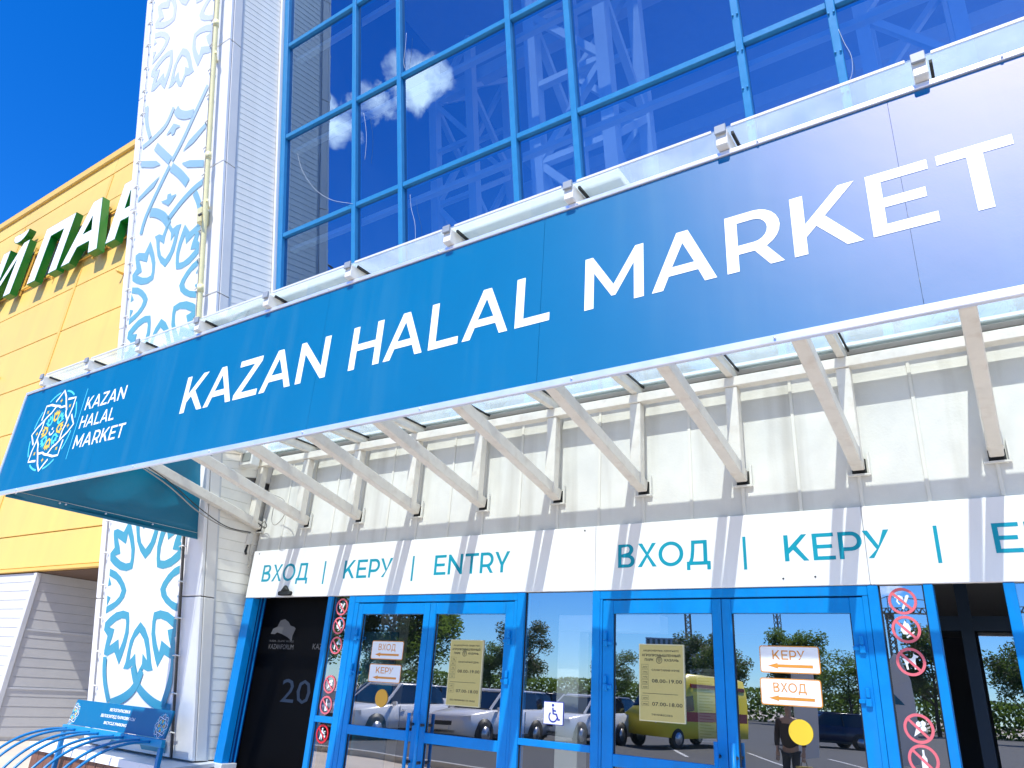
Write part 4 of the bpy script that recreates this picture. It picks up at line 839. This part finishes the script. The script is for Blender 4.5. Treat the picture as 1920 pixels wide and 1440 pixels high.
plaque((1198, 1207), (1285.5, 1358), ('АКЦИОНЕРЛЫК ҖӘМГЫЯТЕ', 'АГРОПРОМЫШЛЕННЫЙ', 'САНИТАРИЯ КӨНЕ', 'ТӘНӘФЕССЕЗ', ('дүш', 'сиш', 'чәр', 'пән', 'җом', 'шим', 'якш'), .46), 'gold opening hours plaque on the right pair of doors')
a, b_ = onY(1020, 1314, SK), onY(1056, 1361, SK); x0, x1, z0, z1 = a.x, b_.x, b_.z, a.z
ws = thing('wheelchair_sign', 'white square sign with blue wheelchair symbol on the middle pane', 'sign', ((x0+x1)/2, SK, z0))
box('plate', (x0, x1), (-.006, -.001), (z0, z1), NAVY, ws, .002); box('face', (x0+.005, x1-.005), (-.0075, -.0062), (z0+.005, z1-.005), PRINTW, ws)
cx, cz, r = (x0+x1)/2, (z0+z1)/2, (x1-x0)/2
def wp(u, v): return (cx+u*r, cz+v*r)
for k_, sh in enumerate(([arc(*wp(-.05, .62), .12*r, .12*r, 0, 330, 11)], stroke([wp(-.05, .42), wp(0, -.05), wp(.32, -.08), wp(.52, -.52), wp(.68, -.46)], .15*r), stroke([wp(-.02, .2), wp(.28, .17)], .12*r), stroke(arc(*wp(0, -.28), .40*r, .40*r, 130, 345, 14), .11*r))):
    obj('symbol', flat([sh], YP(-.008-.0005*k_)), NAVY, ws)
# ------------------------------------------------------------------ bicycle rack
rk = thing('bicycle_rack', 'blue bicycle rack with name board in front of the pylon', 'bicycle rack', (-7.4, -.8, 0))
RX0, RX1, RZ0, RZ1 = -8.255, -6.55, 1.022, 1.25
hexa('name_board', [(RX0, -.548, RZ0), (RX1, -.548, RZ0), (RX1, -.528, RZ0), (RX0, -.528, RZ0), (RX0, -.512, RZ1), (RX1, -.512, RZ1), (RX1, -.492, RZ1), (RX0, -.492, RZ1)], SIGNB, rk)
PR = lambda u, v: Vector((u, -.5515+(v-RZ0)*.158, v))
font_text('ВЕЛОПАРКОВКА', PR, -7.40, 1.185, .024, .36, 'C', mt=PRINTW, parent=rk, bold=.02)
font_text('ВЕЛОСИПЕД ПАРКОВКАСЫ', PR, -7.40, 1.128, .024, .60, 'C', mt=PRINTW, parent=rk, bold=.02)
font_text('BICYCLE PARKING', PR, -7.40, 1.07, .024, .40, 'C', mt=PRINTW, parent=rk, bold=.02)
def cz_clip(shs): return shs
logo(rk, PR, RX0+.04, 1.12, .10, clip=(RX0+.003, RX0+.3)); logo(rk, PR, RX1-.10, 1.12, .10, clip=(RX1-.3, RX1-.003))
RB = mat('light_blue_rack_paint', (0.01, 0.25, 0.50), .35, var=.08)
bar('top_rail', (RX0-.03, -.56, .985), (RX1+.03, -.56, .985), .04, .065, RB, rk, bev=.004)
for x in (RX0-.01, RX1+.01):
    bar('leg', (x, -.56, 0), (x, -.56, .952), .04, .04, RACKB, rk, up=(0, 1, 0), bev=.004); bar('foot', (x, -1.5, .02), (x, -.45, .02), .04, .04, RACKB, rk, bev=.004)
hp = smooth_path([(0, -.58, .985), (0, -.78, .975), (0, -1.0, .91), (0, -1.2, .77), (0, -1.36, .55), (0, -1.44, .30), (0, -1.46, .04)], 5)
hm = tubeme(hp, .013, 8)
for i in range(8):
    x = RX0+.06+(i//2)*.44+(i % 2)*.17
    o = obj('hoop', hm, RACKB, rk); o.location = o.location + Vector((x, 0, 0))
bar('front_rail', (RX0-.01, -1.46, .045), (RX1+.01, -1.46, .045), .04, .04, RACKB, rk)
# ================================================================== what stands across the forecourt (seen mirrored in the glass)
def loft(secs, smooth=True):
    """secs: list of (y, [(x, z) half profile bottom->top]) mirrored in x"""
    v, f = [], []; n = len(secs[0][1])
    for y, pr in secs:
        for x, z in pr: v.append((x, y, z))
        for x, z in reversed(pr): v.append((-x, y, z))
    m_ = 2*n
    for i in range(len(secs)-1):
        for k in range(m_): f.append((i*m_+k, i*m_+(k+1) % m_, (i+1)*m_+(k+1) % m_, (i+1)*m_+k))
    f += [tuple(range(m_)), tuple(range((len(secs)-1)*m_, len(secs)*m_))]
    return mk(v, f, smooth)
TYRE = mat('tyre_rubber', (.02, .02, .02), .8); RIM = mat('alloy_rim', (.5, .5, .52), .3, metal=.8); CGLASS = mat('car_glass', (.01, .013, .016), .05, spec=.8); LAMP = mat('headlamp', (.7, .72, .75), .1); TRIMB = mat('black_car_trim', (.02, .02, .02), .5)
def wheel(parent, x, y, r):
    t_ = obj('tyre', tubeme([(x-.11, y, r), (x-.09, y, r), (x+.09, y, r), (x+.11, y, r)], [r*.9, r, r, r*.9], 20), TYRE, parent)
    obj('rim', tubeme([(x-.115, y, r), (x+.115, y, r)], r*.62, 12), RIM, t_)
def car(label, paint, loc, rz):
    t_ = thing('parked_car', label, 'car', loc, 'cars parked opposite the entrance', rz); t_['local'] = 1
    b_ = loft([(-2.3, [(.70, .45), (.80, .6), (.78, .95), (.70, 1.02)]), (-2.15, [(.86, .28), (.90, .6), (.88, 1.0), (.76, 1.08)]), (-.6, [(.90, .24), (.94, .6), (.92, 1.0), (.80, 1.06)]), (.9, [(.90, .24), (.94, .6), (.91, .98), (.80, 1.03)]), (1.9, [(.86, .26), (.92, .55), (.86, .85), (.70, .92)]), (2.25, [(.74, .32), (.80, .5), (.76, .74), (.60, .80)])])
    obj('body', b_, paint, t_)
    obj('windows', loft([(-2.1, [(.70, 1.04), (.62, 1.40)]), (-1.7, [(.74, 1.04), (.60, 1.60)]), (.15, [(.76, 1.03), (.60, 1.60)]), (.98, [(.74, 1.0), (.66, 1.06)])], False), CGLASS, t_)
    obj('roof', loft([(-2.0, [(.60, 1.42), (.52, 1.46)]), (-1.65, [(.63, 1.585), (.52, 1.655)]), (.1, [(.63, 1.585), (.52, 1.65)]), (.22, [(.62, 1.56), (.5, 1.60)])]), paint, t_)
    for s in (-1, 1):
        obj('pillar', barme((s*.74, .95, 1.03), (s*.615, .16, 1.60), .06, .06), paint, t_); obj('pillar', barme((s*.77, -.75, 1.03), (s*.62, -.75, 1.60), .03, .08), TRIMB, t_)
        obj('headlight', barme((s*.60, 2.20, .74), (s*.84, 1.98, .78), .10, .13), LAMP, t_); obj('mirror', barme((s*.92, .75, 1.05), (s*1.06, .72, 1.07), .1, .12), paint, t_)
        for y in (-1.4, 1.4):
            obj('wheel_arch', tubeme([(s*.86, y, .36), (s*.945, y, .36)], .41, 20), TRIMB, t_); wheel(t_, s*.86, y, .34)
        for y in (-.72, .35): obj('door_seam', barme((s*.945, y, .38), (s*.925, y, 1.0), .012, .012), TRIMB, t_)
        obj('sill', barme((s*.935, -1.0, .30), (s*.935, 1.0, .30), .04, .1), TRIMB, t_)
        for y in (-.45, .15): obj('door_handle', barme((s*.945, y-.1, .88), (s*.945, y+.1, .88), .03, .03), paint, t_)
        obj('roof_rail', barme((s*.60, -1.6, 1.66), (s*.60, .0, 1.66), .03, .03), TRIMB, t_)
    obj('number_plate', barme((-.26, 2.262, .5), (.26, 2.262, .5), .02, .11), LAMP, t_)
    obj('grille', barme((-.34, 2.24, .62), (.34, 2.24, .62), .06, .12), TRIMB, t_); obj('bumper_intake', barme((-.5, 2.19, .38), (.5, 2.19, .38), .12, .07), TRIMB, t_)
    return t_
PW = mat('white_car_paint', (.78, .78, .79), .2, spec=.6); PG = mat('grey_car_paint', (.25, .26, .28), .2); PB = mat('dark_blue_car_paint', (.01, .02, .06), .15)
for lab, pt, x, y, a in (('white car parked nearest the entrance on the left', PW, -17.6, -14.2, 35), ('white car parked second from the left opposite the doors', PW, -15.2, -16.6, 32), ('white car parked third from the left, its nose to the doors', PW, -14.2, -21.0, 30), ('white car parked fourth from the left beside the ambulance', PW, -17.4, -20.6, 28),
                         ('grey car parked far left of the row', PG, -21.0, -17.5, 35), ('dark blue car parked far behind the white cars', PB, -22, -30, 15), ('dark car parked behind the ambulance', PB, -9.5, -38, -20), ('white car at the far end of the row', PW, -24.5, -22, 35), ('white car in the second row behind the fourth white car', PW, -20.5, -26, 30), ('grey car in the second row left of the ambulance', PG, -17.0, -28, 28), ('white car in the second row farthest left', PW, -27, -27, 34), ('dark blue car in the second row behind the grey car', PB, -24, -33.5, 32)):
    car(lab, pt, (x, y, .004), math.radians(34-a))
am = thing('ambulance', 'yellow ambulance van with a red stripe parked across the forecourt', 'ambulance', (-11.9, -25.5, .004)); am['local'] = 1; am.rotation_euler = (0, 0, math.radians(14))
AY = mat('ambulance_yellow', (.75, .62, .04), .3); AR = mat('ambulance_red', (.5, .02, .02), .35)
obj('body', loft([(-2.9, [(.95, .4), (1.0, .9), (1.0, 1.9), (.85, 2.55), (.6, 2.62)]), (.9, [(.97, .35), (1.02, .9), (1.0, 1.9), (.86, 2.58), (.6, 2.65)]), (1.5, [(.97, .35), (1.02, .9), (.98, 1.85), (.84, 2.25), (.6, 2.3)]), (2.2, [(.95, .38), (1.0, .9), (.92, 1.3), (.84, 1.4), (.6, 1.42)]), (2.8, [(.86, .42), (.9, .8), (.84, 1.05), (.76, 1.12), (.5, 1.14)])]), AY, am)
obj('windscreen', loft([(1.56, [(.80, 2.16), (.6, 2.26)]), (2.26, [(.86, 1.36), (.6, 1.44)])], False), CGLASS, am)
for s in (-1, 1):
    obj('red_stripe', barme((s*1.012, -2.8, 1.15), (s*1.015, 1.5, 1.15), .03, .34), AR, am); obj('side_window', barme((s*.985, .95, 1.62), (s*.975, 1.55, 1.55), .06, .5), CGLASS, am)
    obj('roof_stripe', barme((s*.93, -2.8, 2.2), (s*.93, 1.0, 2.2), .08, .14), AR, am); obj('headlight', barme((s*.6, 2.78, .95), (s*.84, 2.7, .98), .08, .18), LAMP, am)
    for y in (-1.9, 1.9): wheel(am, s*.9, y, .36)
obj('light_bar', barme((-.6, 1.1, 2.68), (.6, 1.1, 2.68), .25, .14), mat('blue_beacon', (.02, .08, .5), .2), am)
# trees
LEAFM = mat('leaf_green', (.07, .115, .028), .6, var=.35, scale=1.5); LEAF2 = mat('leaf_dark_green', (.045, .085, .022), .6, var=.35, scale=1.5); BARK = mat('bark', (.10, .075, .055), .9, var=.2)
for lm in (LEAFM, LEAF2):
    t = lm.node_tree; o_ = t.nodes['Material Output']; b_ = t.nodes['Principled BSDF']; tl = t.nodes.new('ShaderNodeBsdfTranslucent'); tl.inputs[0].default_value = (.16, .26, .04, 1)
    m_ = t.nodes.new('ShaderNodeMixShader'); m_.inputs[0].default_value = .45; t.links.new(b_.outputs[0], m_.inputs[1]); t.links.new(tl.outputs[0], m_.inputs[2]); t.links.new(m_.outputs[0], o_.inputs[0])
def tree_proto(h, rad, n, mt, seed):
    rnd = random.Random(seed)
    t_ = thing('leafy_tree', 'x', 'tree', (0, 0, -100)); t_['local'] = 1
    v, f = [], []
    segs = [([(0, 0, -.1), (.08, 0, h*.2), (-.05, .05, h*.45), (0, 0, h*.85)], [h*.022, h*.017, h*.012, .02])]
    cl_ = []
    for i in range(14):
        a = rnd.random()*6.28; z0 = h*(.25+.5*rnd.random()); rr = rad*(.35+.6*rnd.random())*(1-.45*abs(z0/h-.5)); z1 = z0+h*.12+rnd.random()*h*.12
        segs.append(([(0, 0, z0), (math.cos(a)*rr*.5, math.sin(a)*rr*.5, (z0+z1)/2), (math.cos(a)*rr, math.sin(a)*rr, z1)], [h*.009, h*.006, .015]))
        cl_.append(Vector((math.cos(a)*rr, math.sin(a)*rr, z1)))
    for i in range(16):
        a = rnd.random()*6.28; u = rnd.random(); rr = rad*math.sqrt(rnd.random())*.75; cl_.append(Vector((math.cos(a)*rr, math.sin(a)*rr, h*(.35+.6*u*(1-.4*rr/rad)))))
    for pts, rs in segs:
        me = tubeme(pts, rs, 6); k = len(v); v += [x.co.copy() for x in me.vertices]; f += [tuple(k+q for q in p.vertices) for p in me.polygons]; bpy.data.meshes.remove(me)
    obj('trunk', mk(v, f, True), BARK, t_)
    v, f = [], []
    for i in range(n):
        c = rnd.choice(cl_); d = Vector((rnd.gauss(0, 1), rnd.gauss(0, 1), rnd.gauss(0, .8))).normalized()*rad*.34*rnd.random()**.5
        p = c+d; s = rnd.uniform(.10, .2)*h/9; a = Vector((rnd.gauss(0, 1), rnd.gauss(0, 1), rnd.gauss(0, .6))).normalized(); b2 = a.orthogonal().normalized(); k = len(v)
        v += [p-a*s, p+b2*s*.5, p+a*s, p-b2*s*.5]; f.append((k, k+1, k+2, k+3))
    me = bpy.data.meshes.new('m'); me.from_pydata([tuple(q) for q in v], [], f); me.update(); obj('crown', me, mt, t_)
    return t_
protos = [tree_proto(9, 3.2, 7000, LEAFM, 1), tree_proto(11, 3.8, 8000, LEAF2, 2), tree_proto(7.5, 3.4, 6500, LEAFM, 3)]
spots = [(-36, -34, 1), (-41, -43, 0), (-66, -68, 2), (-58, -84, 1), (-72, -96, 0), (-48, -92, 2), (-38, -98, 1), (-30, -84, 0), (-24, -92, 1), (-16, -80, 2), (-9, -86, 1), (-1, -78, 0), (8, -88, 1), (-60, -48, 1), (-84, -84, 0)]
names_ = ['first', 'second', 'third', 'fourth', 'fifth', 'sixth', 'seventh', 'eighth', 'ninth', 'tenth', 'eleventh', 'twelfth', 'thirteenth', 'fourteenth', 'fifteenth']
used = set()
order = sorted(range(len(spots)), key=lambda i: spots[i][0])
for rank, i in enumerate(order):
    x, y, k = spots[i]; lab = 'leafy green tree beyond the car park, %s from the left of the row' % names_[rank]
    if k not in used: o = protos[k]; used.add(k); o.location = (x, y, 0)
    else: o = copy_tree(protos[k], (x, y, 0))
    o.rotation_euler = (0, 0, random.random()*6); o['label'] = lab; o['group'] = 'trees beyond the car park'
# hedge bank
v, f = [], []; rnd = random.Random(5)
for i in range(26000):
    p = Vector((rnd.uniform(-110, 40), -104+rnd.uniform(-3, 3), rnd.random()**.7*4)); s = rnd.uniform(.15, .4); a = Vector((rnd.gauss(0, 1), rnd.gauss(0, 1), rnd.gauss(0, 1))).normalized(); b2 = a.orthogonal().normalized(); k = len(v)
    v += [p-a*s, p+b2*s*.6, p+a*s, p-b2*s*.6]; f.append((k, k+1, k+2, k+3))
me = bpy.data.meshes.new('m'); me.from_pydata([tuple(q) for q in v], [], f); o = obj('hedge', me, LEAF2); tag(o, 'long green hedge bank behind the car park', 'hedge', kind='stuff')
# tower cranes and a far block
CRM = mat('crane_steel', (.12, .11, .08), .6)
def crane(x, y, hgt, jib, rz, label):
    t_ = thing('tower_crane', label, 'crane', (x, y, 0), 'tower cranes behind the trees', rz); t_['local'] = 1; s = []
    for a, b2 in ((-1, -1), (1, -1), (1, 1), (-1, 1)): s.append(((a, b2, 0), (a, b2, hgt)))
    z = 0; k = 0
    while z < hgt-2:
        for (a, b2), (c, d) in (((-1, -1), (1, -1)), ((1, -1), (1, 1)), ((1, 1), (-1, 1)), ((-1, 1), (-1, -1))): s.append(((a, b2, z), (c, d, z+2)))
        z += 2
    bars('mast', s, .28, CRM, t_); s = []
    for b2, zz in ((-.8, hgt), (.8, hgt), (0, hgt+1.8)): s.append(((-jib*.3, b2, zz), (jib, b2, zz)))
    u = -jib*.3
    while u < jib-2: s += [((u, -.8, hgt), (u+1, 0, hgt+1.8)), ((u+1, 0, hgt+1.8), (u+2, -.8, hgt)), ((u, .8, hgt), (u+1, 0, hgt+1.8))]; u += 2
    s += [((0, 0, hgt), (0, 0, hgt+6)), ((0, 0, hgt+6), (jib*.7, 0, hgt+1.8)), ((0, 0, hgt+6), (-jib*.28, 0, hgt+1.8))]
    bars('jib', s, .24, CRM, t_); o = bars('counterweight', [((-jib*.28, 0, hgt-1.5), (-jib*.22, 0, hgt-1.5))], 2.2, CRM, t_)
    bars('cab', [((0, 0, hgt-2), (0, 0, hgt-.2))], 2.4, CRM, t_)
for pxm, pyt, rz_, jb_, lab in ((1287, 1105, 2.6, 40, 'thin lattice tower crane seen in the left leaf of the middle door'), (1455, 1118, 2.2, 44, 'lattice tower crane seen in the sunlit right door leaf'), (1668, 1153, 0.1, 46, 'lattice tower crane with long level jib seen in the sticker pane')):
    q_ = onY(pxm, pyt, 300); crane(q_.x, -300, q_.z, jb_, rz_, lab)
q0, q1 = onY(1212, 1194, 200), onY(1278, 1197, 200)
fb = thing('far_block', 'pale blue flat block beyond the trees', 'building', (q0.x, -200, 0)); bw = q1.x-q0.x
box('walls', (q0.x, q1.x), (-212, -200), (0, q0.z), mat('blue_block', (.18, .30, .42), .6), fb)
for i in range(7):
    for j in range(4): box('window', (q0.x+bw*(i+.25)/7, q0.x+bw*(i+.75)/7), (-199.99, -199.9), (4+j*4, 6.2+j*4), CGLASS, fb)
# feather flags
FLAG = mat('white_flag_cloth', (.75, .76, .78), .8)
for x, y, lab in ((-5.2, -15.5, 'white feather flag on a pole, left of the pair'), (-3.2, -16.5, 'white feather flag on a pole, right of the pair')):
    t_ = thing('feather_flag', lab, 'flag', (x, y, .004), 'feather flags on the forecourt'); t_['local'] = 1
    obj('pole', tubeme([(0, 0, 0), (0, 0, 2.2), (.08, 0, 2.8), (.35, 0, 3.1)], .015, 6), TRIMB, t_)
    sh = [(0.02, .5), (.55, .6), (.62, 1.6), (.6, 2.5), (.45, 3.0), (.33, 3.1), (.1, 2.78), (.02, 2.2)]
    obj('cloth', solid([[sh]], lambda u, v, d: Vector((u, d+.05*math.sin(5*v), v)), .01), FLAG, t_)
    obj('flag_print', flat([[[(.15, 1.9), (.5, 1.9), (.5, 2.2), (.15, 2.2)]]], lambda u, v: Vector((u, .02+.05*math.sin(5*v), v))), TEAL, t_)
    obj('base', barme((-.25, 0, .02), (.25, 0, .02), .3, .04), TRIMB, t_)
# planters / kerb
kb = box('kerb', (-40, 25), (-9.05, -8.85), (0, .12), mat('kerb_stone', (.42, .41, .39), .8, var=.1)); tag(kb, 'stone kerb between forecourt and car park', kind='structure')
LINE = mat('white_road_paint', (.7, .7, .68), .7, var=.1)
mkg = thing('road_marking', 'white painted parking lines on the asphalt', 'marking', (-12, -18, .0045))
for i in range(9): obj('line', barme((-26+i*2.7, -13.0-i*1.2, .006), (-28.6+i*2.7, -17.6-i*1.2, .006), .12, .003), LINE, mkg)

# ------------------------------------------------------------------ a visitor standing on the forecourt
def skin_mesh(nodes, edges):
    me = bpy.data.meshes.new('m'); me.from_pydata([n[0] for n in nodes], edges, []); o = bpy.data.objects.new('t', me); C.objects.link(o)
    md = o.modifiers.new('skin', 'SKIN'); md.use_smooth_shade = True
    for i, n in enumerate(nodes): sv = me.skin_vertices[0].data[i]; sv.radius = (n[1], n[2] if len(n) > 2 else n[1]); sv.use_root = (i == 0)
    sd = o.modifiers.new('sub', 'SUBSURF'); sd.levels = 2; sd.render_levels = 2
    dg = bpy.context.evaluated_depsgraph_get(); r = bpy.data.meshes.new_from_object(o.evaluated_get(dg)); C.objects.unlink(o); bpy.data.objects.remove(o); return r
JACK = mat('dark_brown_jacket', (.05, .035, .03), .8); TROU = mat('navy_trousers', (.012, .015, .03), .8); SKINM = mat('skin', (.45, .28, .2), .6); HAIR = mat('dark_hair', (.03, .02, .015), .6); SHOE = mat('dark_shoe', (.02, .02, .02), .5)
ps = thing('person', 'person in brown jacket and navy trousers holding a yellow bag', 'person', (-4.4, -12.0, .004)); ps['local'] = 1
bodyn = [((0, 0, .95), .13, .11), ((0, 0, 1.15), .14, .11), ((0, .01, 1.38), .16, .11), ((0, .01, 1.47), .06, .06), ((0, .02, 1.56), .065, .07), ((0, .03, 1.66), .085, .10), ((0, .02, 1.74), .06, .07),
         ((-.19, 0, 1.40), .055), ((-.25, -.02, 1.14), .045), ((-.24, .06, .90), .035), ((-.24, .09, .82), .03), ((.19, 0, 1.40), .055), ((.25, -.02, 1.14), .045), ((.27, .05, .90), .035), ((.27, .07, .82), .03),
         ((-.09, 0, .86), .085), ((-.10, .02, .48), .06), ((-.10, -.02, .09), .042), ((-.10, .12, .045), .038), ((.09, 0, .86), .085), ((.10, .02, .48), .06), ((.10, -.02, .09), .042), ((.10, .12, .045), .038)]
obj('body', skin_mesh(bodyn, [(0, 1), (1, 2), (2, 3), (3, 4), (4, 5), (5, 6), (2, 7), (7, 8), (8, 9), (9, 10), (2, 11), (11, 12), (12, 13), (13, 14), (0, 15), (15, 16), (16, 17), (17, 18), (0, 19), (19, 20), (20, 21), (21, 22)]), SKINM, ps)
jn = [((0, 0, .86), .20, .18), ((0, 0, 1.15), .20, .18), ((0, .01, 1.42), .21, .17), ((-.20, 0, 1.41), .07), ((-.26, -.02, 1.14), .06), ((-.25, .06, .92), .05), ((.20, 0, 1.41), .07), ((.26, -.02, 1.14), .06), ((.275, .05, .92), .05)]
obj('jacket', skin_mesh(jn, [(0, 1), (1, 2), (2, 3), (3, 4), (4, 5), (2, 6), (6, 7), (7, 8)]), JACK, ps)
tn_ = [((0, 0, .95), .17, .15), ((-.09, 0, .82), .10), ((-.10, .02, .48), .075), ((-.10, -.02, .10), .065), ((.09, 0, .82), .10), ((.10, .02, .48), .075), ((.10, -.02, .10), .065)]
obj('trousers', skin_mesh(tn_, [(0, 1), (1, 2), (2, 3), (0, 4), (4, 5), (5, 6)]), TROU, ps)
obj('hair', skin_mesh([((0, .0, 1.74), .085, .10), ((0, -.05, 1.66), .08, .06), ((0, -.06, 1.56), .06, .04)], [(0, 1), (1, 2)]), HAIR, ps)
for sx in (-.10, .10): obj('shoe', skin_mesh([((sx, -.04, .06), .05), ((sx, .06, .05), .05, .04), ((sx, .17, .04), .045, .03)], [(0, 1), (1, 2)]), SHOE, ps)
for sx in (-.035, .035): obj('eye', tubeme([(sx, .115, 1.665), (sx, .125, 1.665)], .012, 8), SHOE, ps)
obj('nose', tubeme([(0, .115, 1.66), (0, .14, 1.635)], [.008, .013], 6), SKINM, ps); obj('mouth', barme((-.025, .12, 1.60), (.025, .12, 1.60), .008, .008), mat('lips', (.35, .12, .1), .5), ps)
for sx in (-.24, .27):
    hnd = obj('hand', barme((sx, .08, .84), (sx, .10, .75), .075, .035, bev=.01), SKINM, ps)
    for k_ in range(4): obj('finger', tubeme([(sx-.03+k_*.02, .10, .755), (sx-.03+k_*.02, .12, .71), (sx-.03+k_*.02, .11, .675-.008*(k_ % 3))], .008, 6), SKINM, hnd)
    obj('thumb', tubeme([(sx+.035*(1 if sx < 0 else -1), .09, .81), (sx+.05*(1 if sx < 0 else -1), .12, .765)], .009, 6), SKINM, hnd)
bagt = thing('shopping_bag', 'yellow shopping bag hanging from the hand of the person', 'bag', (-4.13, -11.9, .3)); bagt['local'] = 1
obj('bag_body', loft([(-.06, [(.14, .0), (.15, .3)]), (.06, [(.14, .0), (.15, .3)])], False), mat('yellow_bag', (.55, .42, .10), .6), bagt)
obj('bag_handle', tubeme(smooth_path([(-.06, 0, .3), (-.04, 0, .38), (0, 0, .405), (.04, 0, .38), (.06, 0, .3)], 4), .007, 6), JACK, bagt)

# ------------------------------------------------------------------ loose wires hanging in front of the glazing
for lab, pts in (('thin white wire dangling before the glass at the far right mullion', ((1572, 55), (1583, 80), (1596, 105), (1598, 135), (1590, 158))), ('thin white wire dangling before the second pane column', ((682, 212), (686, 240), (687, 265), (684, 300))),
                 ('thin white wire dangling low in the third pane column', ((769, 365), (771, 390), (778, 420), (779, 456))), ('long thin white wire sagging across the pane nearest the pylon', ((558, 288), (566, 318), (588, 352), (620, 374), (662, 382))),
                 ('thin white wire dangling high in the third pane column', ((762, 62), (760, 90), (757, 115), (759, 128)))):
    cable('loose_wire', lab, [onL(x, y, GO-.05) for x, y in pts], mat('pale_wire', (.55, .58, .6), .6), .0016)
